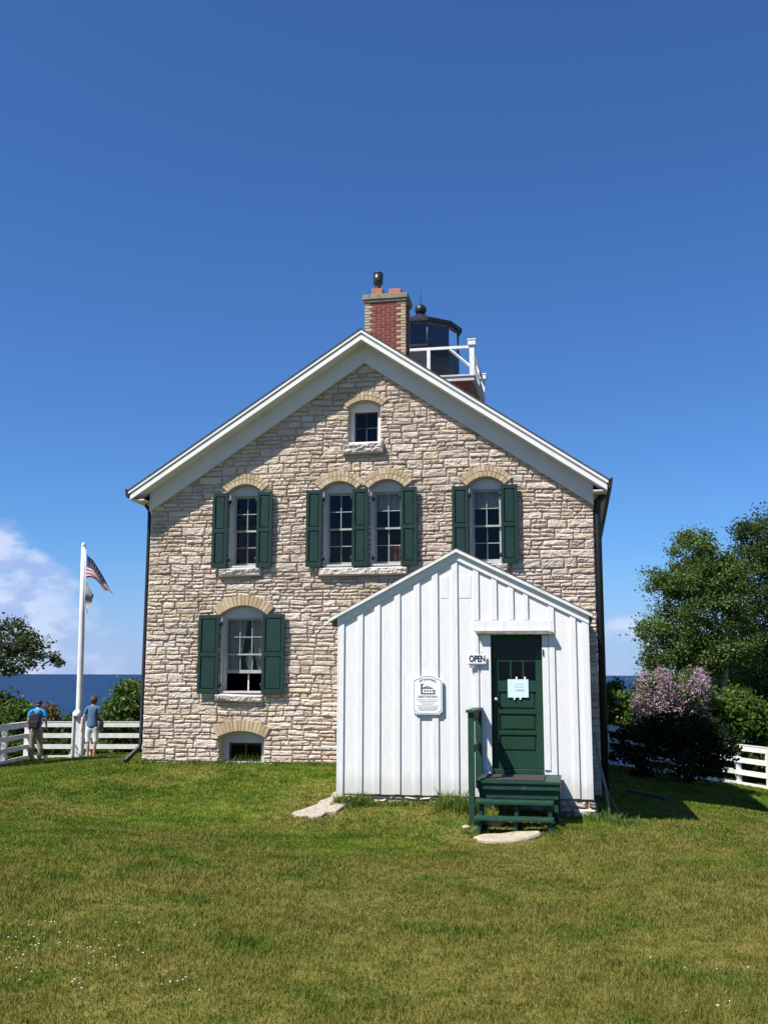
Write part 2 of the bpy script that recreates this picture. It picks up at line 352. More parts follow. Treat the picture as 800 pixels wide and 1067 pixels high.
def slab(name, outline, holes, y0, y1, m, parent=None):
    """flat slab in the xz plane with holes, between depths y0 and y1."""
    cu = bpy.data.curves.new('tmp', 'CURVE'); cu.dimensions = '2D'; cu.fill_mode = 'BOTH'; cu.extrude = abs(y1 - y0) / 2
    for poly in [outline] + holes:
        sp = cu.splines.new('POLY'); sp.points.add(len(poly) - 1); sp.use_cyclic_u = True
        for i, (x, z) in enumerate(poly): sp.points[i].co = (x, z, 0, 1)
    o = bpy.data.objects.new('tmp', cu); COL.objects.link(o)
    dg = bpy.context.evaluated_depsgraph_get(); me = bpy.data.meshes.new_from_object(o.evaluated_get(dg)); me.name = name
    bpy.data.objects.remove(o); bpy.data.curves.remove(cu)
    ym = (y0 + y1) / 2
    for v in me.vertices: x, z, d = v.co; v.co = (x, ym + d, z)
    me.materials.clear(); me.materials.append(m)
    a = me.attributes.new('tint', 'FLOAT', 'POINT'); a.data.foreach_set('value', np.full(len(me.vertices), .5, dtype=np.float32))
    bm = bmesh.new(); bm.from_mesh(me); bmesh.ops.recalc_face_normals(bm, faces=bm.faces); bm.to_mesh(me); bm.free()
    ob = bpy.data.objects.new(name, me); COL.objects.link(ob)
    if parent: ob.parent = parent
    return ob

def text(name, body, size, m, parent, loc, thick=.002, squeeze=1.0, bold=0.0, align='CENTER', roll=0.0):
    cu = bpy.data.curves.new('tmp', 'FONT'); cu.body = body; cu.size = size; cu.extrude = thick; cu.offset = bold; cu.align_x = align; cu.align_y = 'CENTER'
    o = bpy.data.objects.new('tmp', cu); COL.objects.link(o)
    dg = bpy.context.evaluated_depsgraph_get(); me = bpy.data.meshes.new_from_object(o.evaluated_get(dg)); me.name = name
    bpy.data.objects.remove(o); bpy.data.curves.remove(cu)
    for v in me.vertices:
        x, z, d = v.co; x *= squeeze; x, z = x * cos(roll) - z * sin(roll), x * sin(roll) + z * cos(roll)
        v.co = (loc[0] + x, loc[1] - d, loc[2] + z)
    me.materials.clear(); me.materials.append(m); ob = bpy.data.objects.new(name, me); COL.objects.link(ob); ob.parent = parent
    return ob

# ------------------------------------------------------------------ stone work
def split_stones(u0, u1, v0, v1, rng, big=1.0):
    out = []
    v = v0
    while v < v1 - .03:
        h = min(rng.uniform(.15, .30) * big, v1 - v)
        if v1 - (v + h) < .07: h = v1 - v
        u = u0
        while u < u1 - .02:
            bw = rng.uniform(.3, .95) * big
            if u1 - (u + bw) < .25: bw = u1 - u
            n = rng.choice([2, 2, 3, 3]) if h > .23 * big else rng.choice([1, 1, 2, 2])
            cuts = sorted([0, 1] + [(k + rng.uniform(-.18, .18)) / n for k in range(1, n)])
            for a, b in zip(cuts[:-1], cuts[1:]):
                hh = (b - a) * h; x = u
                while x < u + bw - .01:
                    sw = min(max(hh * rng.uniform(1.3, 5.5), .08), .46)
                    if u + bw - (x + sw) < .12: sw = u + bw - x
                    out.append((x, x + sw, v + a * h, v + b * h)); x += sw
            u += bw
        v += h
    return out
def subtract(rects, hole):
    hx0, hx1, hz0, hz1 = hole; out = []
    for (a, b, c, d) in rects:
        if b <= hx0 or a >= hx1 or d <= hz0 or c >= hz1: out.append((a, b, c, d)); continue
        if a < hx0: out.append((a, hx0, c, d))
        if b > hx1: out.append((hx1, b, c, d))
        m0, m1 = max(a, hx0), min(b, hx1)
        if c < hz0: out.append((m0, m1, c, hz0))
        if d > hz1: out.append((m0, m1, hz1, d))
    return [r for r in out if r[1] - r[0] > .035 and r[3] - r[2] > .028]
def stones(name, rects, mapf, top=None, res=.03, prot=(.012, .045), gap=.007, seed=1, parent=None, m=None):
    rng = random.Random(seed); V = []; T = []; F = []; n0 = 0
    for (a, b, c, d) in rects:
        nx = max(2, int(round((b - a) / res))); nz = max(2, int(round((d - c) / res)))
        us = np.linspace(0, 1, nx + 1); vs = np.linspace(0, 1, nz + 1); U, W = np.meshgrid(us, vs)
        g = gap * rng.uniform(.5, 1.7); sk = [rng.uniform(-.008, .008) for _ in range(4)]
        wx = (b - a) - 2 * g; wz = (d - c) - 2 * g
        x = a + g + U * wx + sk[0] * (W - .5) * 2; z = c + g + W * wz + sk[1] * (U - .5) * 3
        edge = np.minimum(np.minimum(U, 1 - U) * wx, np.minimum(W, 1 - W) * wz)
        prof = 1 - np.exp(-edge / .0065)
        P = rng.uniform(*prot); tx, tz = rng.uniform(-.45, .45), rng.uniform(-.25, .45)
        s1, s2 = rng.uniform(0, 100), rng.uniform(0, 100)
        rough = np.array([[mnoise.noise(Vector((xx * 8 + s1, zz * 20, s2))) * .7 + abs(mnoise.noise(Vector((xx * 24, zz * 46, s1)))) * .9 - .3 for xx, zz in zip(rx, rz)] for rx, rz in zip(x, z)])
        dep = prof * (P * (1 + tx * (U - .5) * 2 + tz * (W - .5) * 2) + rough * .021) - .010 * (1 - prof) * 1.2
        # waviness of the courses
        wv = np.array([[mnoise.noise(Vector((xx * 1.1, zz * .9, 3.3))) for xx, zz in zip(rx, rz)] for rx, rz in zip(x, z)])
        z = z + wv * .02
        if top is not None: z = np.minimum(z, top(x))
        # border verts: duplicate ring pushed back into the mortar
        k = (nx + 1) * (nz + 1)
        V.append(np.array([mapf(p, q, r) for p, q, r in zip(x.ravel(), z.ravel(), dep.ravel())]))
        idx = np.arange(k).reshape(nz + 1, nx + 1)
        q = np.stack([idx[:-1, :-1], idx[:-1, 1:], idx[1:, 1:], idx[1:, :-1]], -1).reshape(-1, 4) + n0
        ring = np.concatenate([idx[0, :], idx[1:, -1], idx[-1, -2::-1], idx[-2:0:-1, 0]])
        xr, zr = x.ravel()[ring], z.ravel()[ring]
        V.append(np.array([mapf(p, q_, -.05) for p, q_ in zip(xr, zr)]))
        r = len(ring); A = ring + n0; B = np.arange(r) + n0 + k
        q2 = np.stack([A, B, np.roll(B, -1), np.roll(A, -1)], -1)
        F += [q, q2]; T += [rng.random()] * (k + r); n0 += k + r
    V = np.concatenate(V); F = np.concatenate(F)
    return npmesh(name, V, [F], m or M['stone'], parent, tint=T, smooth=False)

# ------------------------------------------------------------------ terrain
YAW = atan(200 / FPX * cos(PITCH))
XH = Vector((cos(YAW), -sin(YAW), 0)); YH = Vector((sin(YAW), cos(YAW), 0)); HO = Vector((-.3375, 18.5, 0))
def h2w(x, y, z=0.0): return HO + XH * x + YH * y + Vector((0, 0, z))
CP = [(0, 0, 0), (-4, 3, 0), (4, 3, -.02), (0, 5, -.08), (-4, 8, -.05), (-3, 11, -.13), (3, 10, -.30), (1.5, 13.3, -.44), (-1.0, 14.9, -.40),
      (5.08, 16.5, -.63), (7.5, 20.5, -1.06), (10, 28, -1.38), (6, 28, -.95), (12, 26, -1.5), (4.95, 18.5, -.6), (-8.5, 29, -.74), (-9.8, 29.5, -.85), (-5.5, 30.5, -.70),
      (-10.7, 28, -.93), (-10.7, 20, -.62), (-8, 12, -.25), (-6, 24, -.40), (10, 12, -.75), (14, 20, -1.4), (-16, 20, -.9), (20, 34, -2), (0, 32, -.9), (-16, 32, -1.4)]
for a in ((-4.2, -.1, -.05), (-2.5, -.1, -.03), (-.5, -.1, -.02), (.0, -1.6, -.10), (2.2, -4.4, -.36), (.25, -3.3, -.27), (3.9, -3.3, -.40), (4.4, 0, -.50), (3.2, -4.6, -.36), (4.4, 9, -.7), (-4.4, 9, -.45)):
    p = h2w(*a); CP.append((p.x, p.y, a[2]))
CP = np.array(CP)
def tps_fit(P, lam=.02):
    d = np.hypot(P[:, None, 0] - P[None, :, 0], P[:, None, 1] - P[None, :, 1]); K = np.where(d > 0, d * d * np.log(d + 1e-9), 0) + np.eye(len(P)) * lam
    Q = np.c_[np.ones(len(P)), P[:, :2]]; A = np.block([[K, Q], [Q.T, np.zeros((3, 3))]])
    return np.linalg.solve(A, np.r_[P[:, 2], np.zeros(3)])
TW = tps_fit(CP)
def ground_np(x, y):
    x = np.asarray(x, float); y = np.asarray(y, float); sh = x.shape; x = x.ravel(); y = y.ravel()
    xc = np.clip(x, -17, 21); yc = np.clip(y, -2, 34)
    z = np.zeros(len(x))
    for i in range(0, len(x), 20000):
        sl_ = slice(i, i + 20000)
        d = np.hypot(xc[sl_, None] - CP[None, :, 0], yc[sl_, None] - CP[None, :, 1])
        z[sl_] = np.where(d > 0, d * d * np.log(d + 1e-9), 0) @ TW[:len(CP)] + TW[-3] + TW[-2] * xc[sl_] + TW[-1] * yc[sl_]
    z += .012 * np.sin(x * 1.7 + y * .6) * np.sin(y * 1.1 - x * .4)
    over = np.clip(y - 37, 0, None); z -= .022 * over ** 2.1
    return np.maximum(z, -43).reshape(sh)
def ground(x, y): return float(ground_np(np.array([x]), np.array([y]))[0])
xs = np.unique(np.concatenate([np.linspace(-90, -18, 30), np.arange(-18, 22, .35), np.linspace(22, 90, 28)]))
ys = np.unique(np.concatenate([np.linspace(-40, -3, 14), np.arange(-3, 36, .35), np.linspace(36, 100, 50)]))
GX, GY = np.meshgrid(xs, ys); GZ = ground_np(GX, GY)
idx = np.arange(GX.size).reshape(GX.shape)
q = np.stack([idx[:-1, :-1], idx[:-1, 1:], idx[1:, 1:], idx[1:, :-1]], -1).reshape(-1, 4)
tag(npmesh('ground', np.stack([GX, GY, GZ], -1).reshape(-1, 3), [q], M['soil'], smooth=True), 'mown lawn sloping away from the camera to the fence', None, None, 'structure')
R_ = 30000
tag(npmesh('water', [(-R_, -200, -42), (R_, -200, -42), (R_, R_, -42), (-R_, R_, -42)], [np.array([[0, 1, 2, 3]])], M['water']), 'deep blue lake reaching the horizon', None, None, 'structure')

# grass blades
def in_house(x, y):
    dx, dy = x - HO.x, y - HO.y; hx = dx * XH.x + dy * XH.y; hy = dx * YH.x + dy * YH.y
    return ((hx > -4.22) & (hx < 4.14) & (hy > -.02) & (hy < 8.8)) | ((hx > .26) & (hx < 3.9) & (hy > -3.16) & (hy < .2)), hx, hy
BV = []; BF = []; BT = []; nb = 0
APRON = [(-1.30, 14.98), (-1.18, 14.86), (-1.06, 14.84), (-1.0, 14.70), (-.86, 14.74), (-.80, 14.86), (-.66, 14.84), (-.56, 15.02), (-.47, 15.1), (-.42, 15.4), (-.44, 15.8), (-.42, 16.1), (-.55, 16.32), (-.64, 16.2), (-.66, 15.9), (-.77, 15.72), (-.78, 15.5), (-.92, 15.38), (-.98, 15.18), (-1.15, 15.12)]
FSTONE = [(1.54 + .40 * cos(t) * (1 + .08 * sin(3 * t + 1)), 13.12 + .24 * sin(t) * (1 + .12 * cos(2 * t + .4))) for t in np.linspace(0, 2 * pi, 22, endpoint=False)]
def in_poly(x, y, poly):
    c = np.zeros(len(x), bool); n = len(poly)
    for i in range(n):
        (x1, y1), (x2, y2) = poly[i], poly[(i + 1) % n]
        c ^= ((y1 > y) != (y2 > y)) & (x < (x2 - x1) * (y - y1) / (y2 - y1 + 1e-12) + x1)
    return c
N_TRY = 900000; ALPHA = 1.6
u_ = RNG.uniform(0, 1, N_TRY); pw_ = 2 - ALPHA; yall = (3.4 ** pw_ + u_ * (34.5 ** pw_ - 3.4 ** pw_)) ** (1 / pw_)     # density falls with distance as d^-1.6
for blk in range(1):
    y = yall; n = len(y); x = RNG.uniform(-1, 1, n) * (.43 * y + 1.1); wid_ = .0034 * (y / 4) ** .85; hgt_ = .026 + .0006 * y
    # tufts: jitter towards cluster centres
    src = RNG.integers(0, max(1, n // 14), n); cl_ = RNG.uniform(0, 1, n) < .6; sp_ = .012 + .0028 * y
    x = np.where(cl_, x[src] + RNG.normal(0, sp_, n), x); y = np.where(cl_, y[src] + RNG.normal(0, sp_, n), y); wid_ = .0034 * (np.abs(y) / 4) ** .85; hgt_ = .026 + .0006 * y
    ctint = RNG.uniform(0, 1, n)[src]
    inh, hx, hy = in_house(x, y); keep = ~inh & ~in_poly(x, y, APRON) & ~in_poly(x, y, FSTONE); x, y, cl_, ctint, wid, hgt = x[keep], y[keep], cl_[keep], ctint[keep], wid_[keep], hgt_[keep]; n = len(x)
    z = ground_np(x, y)
    patch = .60 + .75 * (np.sin(x * 2.1 + 1.3 * np.sin(y * 1.3)) * np.sin(y * 1.7 + x) * .5 + .5)
    h = hgt * RNG.uniform(.45, 1.35, n) * patch; th = RNG.uniform(0, 2 * pi, n); lean = RNG.uniform(.1, .9, n) * h
    wd = wid * RNG.uniform(.6, 1.3, n); la = RNG.uniform(0, 2 * pi, n)
    ax, ay = np.cos(th) * wd / 2, np.sin(th) * wd / 2; lx, ly = np.cos(la) * lean, np.sin(la) * lean
    b0 = np.stack([x - ax, y - ay, z - .005], -1); b1 = np.stack([x + ax, y + ay, z - .005], -1)
    m1 = np.stack([x + ax * .8 + lx * .35, y + ay * .8 + ly * .35, z + h * .6], -1); m0 = np.stack([x - ax * .8 + lx * .35, y - ay * .8 + ly * .35, z + h * .6], -1)
    tp = np.stack([x + lx, y + ly, z + h], -1)
    V = np.stack([b0, b1, m1, m0, tp], 1).reshape(-1, 3); base = np.arange(n) * 5 + nb
    BV.append(V); BF.append((np.stack([base, base + 1, base + 2, base + 3], -1), np.stack([base + 3, base + 2, base + 4], -1)))
    tn = RNG.uniform(0, 1, n); BT.append(np.repeat(np.where(cl_, tn * .55 + ctint * .45, tn), 5)); nb += n * 5
gr = npmesh('grass', np.concatenate(BV), [np.concatenate([a for a, b in BF]), np.concatenate([b for a, b in BF])], M['grass'], tint=np.concatenate(BT))
tag(gr, 'short mown grass, green with dry yellow patches', 'grass', None, 'stuff')

# ------------------------------------------------------------------ HOUSE
house = tag(empty('lighthouse', HO, -YAW), 'two-storey cream limestone keeper\'s house with green shutters and a lantern room on top', 'lighthouse')
XL, XR, ZA, SLP = -4.20, 4.11, 7.80, .683
XC = (XL + XR) / 2 + .005
def roofline(x): return ZA - SLP * abs(x - XC)
# windows: name, centre, bottom, springing, width, rise, kind
WIN = [dict(cx=-2.325, z0=3.55, z1=4.98, w=.60, rise=.14, k='u', sh=(1, 1)),
       dict(cx=-.505, z0=3.54, z1=4.98, w=.60, rise=.14, k='u', sh=(1, 1)),
       dict(cx=.395, z0=3.54, z1=4.98, w=.61, rise=.15, k='u', sh=(0, 1), lace=True, cloth=True),
       dict(cx=2.21, z0=3.55, z1=4.97, w=.61, rise=.15, k='u', sh=(1, 1), lace=True),
       dict(cx=-.03, z0=5.83, z1=6.53, w=.60, rise=.12, k='attic'),
       dict(cx=-2.30, z0=1.24, z1=2.66, w=.86, rise=.17, k='lower', sh=(1, 1)),
       dict(cx=-2.28, z0=-.03, z1=.44, w=.84, rise=.11, k='base')]
def arc_pts(cx, zs, w, rise, n=14, extra=0.0):
    R = (w * w / 4 + rise * rise) / (2 * rise); zc = zs + rise - R; a = math.asin(w / 2 / R); R += extra
    return [(cx + R * sin(t), zc + R * cos(t)) for t in np.linspace(a, -a, n)], (R, zc, a)
def open_poly(wd, g=0.0):
    pts, _ = arc_pts(wd['cx'], wd['z1'], wd['w'] - 2 * g, wd['rise'])
    return [(wd['cx'] - wd['w'] / 2 + g, wd['z0']), (wd['cx'] + wd['w'] / 2 - g, wd['z0'])] + pts
gable = [(XL + .01, -1.0), (XR - .01, -1.0), (XR - .01, roofline(XR) - .05), (XC, ZA - .05), (XL + .01, roofline(XL) - .05)]
fw = slab('facade_wall', gable, [open_poly(w_) for w_ in WIN], .02, .42, M['mortar'], house); fw.name = 'wall'
slab('wall', [(x, z) for x, z in gable], [], 8.3, 8.7, M['mortar'], house)
for x0, x1 in ((XL + .01, XL + .41), (XR - .41, XR - .01)):
    MB().box(x0, x1, .42, 8.3, -1.0, roofline(XL) - .12).build('wall', M['mortar'], house)
MB().box(XL + .41, XR - .41, 2.6, 2.65, -.9, 5.2).box(XL + .41, XR - .41, .43, 2.6, 3.0, 3.05).box(XL + .41, XR - .41, .43, 2.6, .75, .8).box(XL+1.8, XR-1.8, 2.6, 2.65, 5.2, 6.4).build('interior_wall', M['dark'], house)  # added near-black sheets give the windows their unlit depth
# front stones
rs = split_stones(XL, XR, -.75, ZA, random.Random(5), .80)
quoin = []
for w_ in WIN:
    rs = subtract(rs, (w_['cx'] - w_['w'] / 2, w_['cx'] + w_['w'] / 2, w_['z0'] - .02, w_['z1'] + w_['rise'] * .35))
    rs = subtract(rs, (w_['cx'] - w_['w'] / 2 - .0, w_['cx'] + w_['w'] / 2 + .0, w_['z1'], w_['z1'] + w_['rise'] + .1))
for hole in ((-2.79, -1.97, 3.36, 3.56), (-.86, .79, 3.35, 3.56), (1.86, 2.60, 3.38, 3.56), (-.43, .35, 5.62, 5.84), (-2.80, -1.88, 1.08, 1.25)): rs = subtract(rs, hole)
rs = [r for r in rs if r[2] < roofline((r[0] + r[1]) / 2) - .15]
stones('stonework', rs, lambda u, v, d: (u, .0 - d, v), top=lambda x: roofline(x) - .06, seed=3, parent=fw, res=.018, gap=.0045, prot=(.006, .026))
rs = split_stones(.0, 8.7, -.9, roofline(XL) - .1, random.Random(8), 1.25)
stones('stonework', rs, lambda u, v, d: (XR - .02 + d, u, v), seed=9, parent=house.children[3], res=.09)
rs = split_stones(.0, 8.7, -.9, roofline(XL) - .1, random.Random(18), 1.25)
stones('stonework', rs, lambda u, v, d: (XL + .02 - d, u, v), seed=19, parent=house.children[2], res=.09)

def brick_arch(wd, parent, rows, thick, y=-.035):
    mb = MB(); rng = random.Random(int(abs(wd['cx']) * 100)); tt = thick / rows
    _, (R, zc, a) = arc_pts(wd['cx'], wd['z1'], wd['w'] + .04, wd['rise'])
    for r in range(rows):
        R0 = R + .012 + r * tt; n = max(8, int(2 * a * (R0 + tt / 2) / .072))
        aa = a * 1.02
        for k in range(n):
            t0 = -aa + 2 * aa * k / n + .0025 / R0; t1 = -aa + 2 * aa * (k + 1) / n - .0025 / R0 - .005 / R0
            pr = rng.uniform(-.004, .004)
            poly = [(wd['cx'] + rr * sin(t), zc + rr * cos(t)) for rr, t in ((R0 + .004, t0), (R0 + .004, t1), (R0 + tt - .006, t1), (R0 + tt - .006, t0))]
            mb.prism(poly, y + pr, .1, tint=rng.random())
    o = mb.build('brick_arch', M['brick_y'], parent)
    # mortar bed behind the bricks
    pin = [(wd['cx'] + (R + .008) * sin(t), zc + (R + .008) * cos(t)) for t in np.linspace(-a * 1.03, a * 1.03, 16)]
    pout = [(wd['cx'] + (R + thick) * sin(t), zc + (R + thick) * cos(t)) for t in np.linspace(a * 1.03, -a * 1.03, 16)]
    mb = MB()
    for i in range(15): mb.prism([pin[i], pin[i + 1], pout[14 - i], pout[15 - i]], y + .013, .05)
    mb.build('mortar_joint', M['brickmortar'], parent)

def rough_sill(name, x0, x1, z0, z1, parent):
    r = [(x0, x1, z0, z1)]
    return stones(name, r, lambda u, v, d: (u, -.035 - d * 1.3 - .02, v), seed=int(abs(x0) * 77) + 2, parent=parent, m=M['sill'], res=.025, prot=(.03, .05), gap=0)

def shutter(x0, x1, z0, z1, hinge_side, parent=house):
    mb = MB(); y0, y1 = -.105, -.065; st = .055; zm = z0 + (z1 - z0) * .49
    mb.box(x0, x0 + st, y0, y1, z0, z1).box(x1 - st, x1, y0, y1, z0, z1)
    for a, b in ((z0, z0 + .08), (zm - .035, zm + .035), (z1 - .075, z1)): mb.box(x0 + st, x1 - st, y0 + .001, y1, a, b)
    for a, b in ((z0 + .08, zm - .035), (zm + .035, z1 - .075)):
        mb.box(x0 + st, x1 - st, y0 + .022, y1 - .004, a, b)
        mb.box(x0 + st + .02, x1 - st - .02, y0 + .012, y0 + .022, a + .02, b - .02)
    o = mb.build('shutter', M['green'], parent, bevel=.003)
    xh = x1 + .015 if hinge_side > 0 else x0 - .015
    for z in (z0 + .15, z1 - .17):
        hb = MB(); hb.box(xh - .022, xh + .022, -.075, .0, z - .03, z + .03)
        hb.tube([(xh, -.08, z - .045), (xh, -.08, z + .045)], .012, 8); hb.build('hinge', M['black'], o)
    return o

def sash(mb, x0, x1, z0, z1, y, cols, rows, fr=.035, mu=.014, low=None):
    mb.box(x0, x0 + fr, y, y + .035, z0, z1).box(x1 - fr, x1, y, y + .035, z0, z1)
    mb.box(x0 + fr, x1 - fr, y + .001, y + .034, z0, z0 + (low or fr)).box(x0 + fr, x1 - fr, y + .001, y + .034, z1 - fr, z1)
    xi0, xi1, zi0, zi1 = x0 + fr, x1 - fr, z0 + (low or fr), z1 - fr
    for c in range(1, cols):
        x = xi0 + (xi1 - xi0) * c / cols; mb.box(x - mu / 2, x + mu / 2, y + .004, y + .03, zi0, zi1)
    for r in range(1, rows):
        z = zi0 + (zi1 - zi0) * r / rows; mb.box(xi0, xi1, y + .006, y + .028, z - mu / 2, z + mu / 2)

def cloth(mb, x0, x1, z0, z1, y, folds=7, amp=.02, gather=0.0, scallop=0.0):
    nx, nz = 40, 10; vs = []; fs = []
    for j in range(nz + 1):
        v = j / nz
        for i in range(nx + 1):
            u = i / nx; g = gather * (v ** 1.5)
            x = x0 + (x1 - x0) * u; x = x + g * (x0 - x) if g > 0 else x - g * (x1 - x) * 1
            z = z1 + (z0 - z1) * v + (abs(sin(u * pi * folds)) * scallop if j == nz else 0)
            vs.append((x, y + sin(u * pi * 2 * folds) * amp, z))
    for j in range(nz):
        for i in range(nx):
            a = j * (nx + 1) + i; fs.append((a, a + 1, a + nx + 2, a + nx + 1))
    mb.add(vs, fs, smooth=True)

greysash = mat('grey_green_sash_paint', (.34, .38, .35), (.26, .30, .27), scale=10, rough=.6)
darksash = mat('dark_sash_paint', (.035, .05, .045), (.05, .06, .055), scale=10, rough=.5)
for wd in WIN:
    cx, z0, z1, ww = wd['cx'], wd['z0'], wd['z1'], wd['w']; x0, x1 = cx - ww / 2, cx + ww / 2; k = wd['k']
    mb = MB(); j = {'u': .045, 'attic': .07, 'lower': .05, 'base': .10}[k]; yf = {'u': .11, 'attic': .13, 'lower': .11, 'base': .20}[k]; head = z1 - (.05 if k != 'base' else .10)
    mb.box(x0 + .002, x0 + j, yf, yf + .16, z0, head).box(x1 - j, x1 - .002, yf, yf + .16, z0, head)
    pts, _ = arc_pts(cx, z1, ww - .004, wd['rise'] - .003)
    mb.prism([(x0 + .002, head), (x1 - .002, head)] + [(a, b) for a, b in pts], yf + .001, yf + .16)
    if k in ('u', 'lower'): mb.box(x0 + .002, x0 + .018, .0, yf, z0 + .035, z1 - .005).box(x1 - .018, x1 - .002, .0, yf, z0 + .035, z1 - .005)
    mb.box(x0 + .002, x1 - .002, yf - .13 if k != 'base' else yf - .1, yf + .16, z0 - .0, z0 + .035)
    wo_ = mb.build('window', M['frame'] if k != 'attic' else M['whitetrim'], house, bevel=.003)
    gx0, gx1 = x0 + j + .002, x1 - j - .002; ys_ = yf + .07
    sm = MB(); gm = MB()
    if k == 'u':
        zm = z0 + .04 + (head - z0 - .04) * .5
        sash(sm, gx0, gx1, zm - .02, head - .003, ys_, 2, 2, fr=.035)
        sash(sm, gx0, gx1, z0 + .038, zm + .02, ys_ + .04, 2, 2, fr=.035, low=.06)
        gm.box(gx0 + .02, gx1 - .02, ys_ + .015, ys_ + .019, zm, head - .02); gm.box(gx0 + .02, gx1 - .02, ys_ + .055, ys_ + .059, z0 + .05, zm)
    elif k == 'lower':
        H_ = head - z0 - .04; zm = z0 + .04 + H_ * .5
        sash(sm, gx0, gx1, zm - .015, head - .003, ys_, 3, 2, fr=.03)
        sash(sm, gx0, gx1, z0 + .04 + H_ * .24, zm + H_ * .24, ys_ + .04, 3, 2, fr=.03, low=.06)
        gm.box(gx0 + .02, gx1 - .02, ys_ + .015, ys_ + .019, zm, head - .02); gm.box(gx0 + .02, gx1 - .02, ys_ + .055, ys_ + .059, z0 + .06 + H_ * .24, zm)
    elif k == 'attic':
        sash(sm, gx0, gx1, z0 + .038, head - .003, ys_, 2, 2, fr=.03)
        gm.box(gx0 + .02, gx1 - .02, ys_ + .015, ys_ + .019, z0 + .05, head - .02)
    else:
        sash(sm, gx0, gx1, z0 + .038, head - .003, ys_, 2, 1, fr=.03, mu=.02)
        gm.box(gx0 + .02, gx1 - .02, ys_ + .015, ys_ + .019, z0 + .05, head - .02)
    sm.build('sash', greysash if k in ('u', 'lower') else darksash, wo_); gm.build('glass', M['glass'], wo_)
    brick_arch(wd, wo_, 1 if k in ('lower', 'base') else 2, {'u': .20, 'attic': .17, 'lower': .20, 'base': .20}[k])
    if wd.get('lace'):
        c = MB(); cloth(c, gx0 + .01, gx1 - .01, head - .36, head - .02, ys_ + .09, folds=5, amp=.010, scallop=.03); c.build('curtain', M['lace'], wo_)
    if wd.get('cloth'):
        c = MB(); cloth(c, cx - .06, gx1 - .02, z0 + .05, z0 + .42, ys_ + .13, folds=3, amp=.03); c.build('curtain', M['orangecloth'], wo_)
    if k == 'lower':
        c = MB(); cloth(c, gx0, cx - .02, z0 + .42, head, ys_ + .12, folds=6, amp=.02, gather=.45)
        cloth(c, cx + .06, gx1, z0 + .42, head, ys_ + .12, folds=6, amp=.02, gather=-.45); c.build('curtain', M['lace'], wo_)
        c = MB(); c.box(cx + .02, cx + .04, ys_ + .11, ys_ + .13, z0 + .04, z0 + .34)
        c.tube([(cx + .02, ys_ + .2, z0 + .8), (cx + .0, ys_ + .2, z0 + .62), (cx + .03, ys_ + .2, z0 + .4)], [.02, .07, .03], 8)
        c.build('curtain', M['whitecloth'], wo_)
    if 'sh' in wd:
        sw = .30 if k == 'u' else .40
        za, zb = (z0 - .01, z1 - .015) if k == 'u' else (z0 - .01, z1 + .01)
        if wd['sh'][0]: shutter(x0 - sw + .0, x0 + .0, za, zb, 1)
        if wd['sh'][1]: shutter(x1 - .03, x1 - .03 + sw + (.02 if k == 'lower' else 0), za, zb + .005, -1)
        if not wd['sh'][0]:
            for z in (z0 + .15, z1 - .19): MB().box(x0 + .019, x0 + .06, .04, .109, z - .03, z + .03).build('hinge', M['black'], wo_)
wins = [o for o in house.children if o.name.startswith('window')]
rough_sill('window_sill', -2.79, -1.97, 3.375, 3.535, wins[0]); rough_sill('window_sill', -.86, .79, 3.365, 3.52, wins[1]); rough_sill('window_sill', 1.87, 2.60, 3.38, 3.535, wins[3])
rough_sill('window_sill', -.43, .345, 5.63, 5.82, wins[4]); rough_sill('window_sill', -2.80, -1.88, 1.09, 1.225, wins[5])

# roof
apx, apz = -.025, 7.915; sl_l = (apz - 5.0) / (4.50 - .025); sl_r = (apz - 4.93) / (4.36 + .025)
roofm = MB(); YF, YB = -.385, 8.85
TH = .03
for sx, sl_ in ((-1, sl_l), (1, sl_r)):
    ex = -4.52 if sx < 0 else 4.385; ez = apz - sl_ * abs(ex - apx)
    ny = 1
    roofm.add([(apx, YF - .02, apz + .0), (ex, YF - .02, ez), (ex, YB, ez), (apx, YB, apz), (apx, YF - .02, apz + TH), (ex, YF - .02, ez + TH), (ex, YB, ez + TH), (apx, YB, apz + TH)],
              [(0, 1, 2, 3), (4, 7, 6, 5), (0, 4, 5, 1), (1, 5, 6, 2), (2, 6, 7, 3)])
roofo = roofm.build('roof', M['shingle'], house)
def slopeboard(mb, za, zb, y0, y1, el=-4.50, er=4.365):
    """band following both slopes, between za and zb below the roof underside."""
    for ex, sl_ in ((el, sl_l), (er, sl_r)):
        ez = apz - sl_ * abs(ex - apx)
        poly = [(apx, apz - za), (ex, ez - za), (ex, ez - zb), (apx, apz - zb)]
        mb.prism(poly, y0, y1)
    return mb
slopeboard(MB(), .0, .055, YF - .012, YF + .03).build('rake_moulding', M['whitetrim'], house)
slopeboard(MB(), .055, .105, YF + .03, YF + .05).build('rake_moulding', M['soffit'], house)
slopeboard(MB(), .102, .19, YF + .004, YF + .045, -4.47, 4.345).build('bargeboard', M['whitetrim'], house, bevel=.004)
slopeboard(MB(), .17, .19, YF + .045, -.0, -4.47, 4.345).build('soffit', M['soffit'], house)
fz = MB()
for ex, sl_ in ((XL - .0, sl_l), (XR + .0, sl_r)):
    ez = apz - sl_ * abs(ex - apx)
    fz.prism([(apx, apz - .19), (ex, ez - .19), (ex, ez - .545), (apx, apz - .545)], -.085, .0)
fz.build('frieze_board', M['soffit'], house)
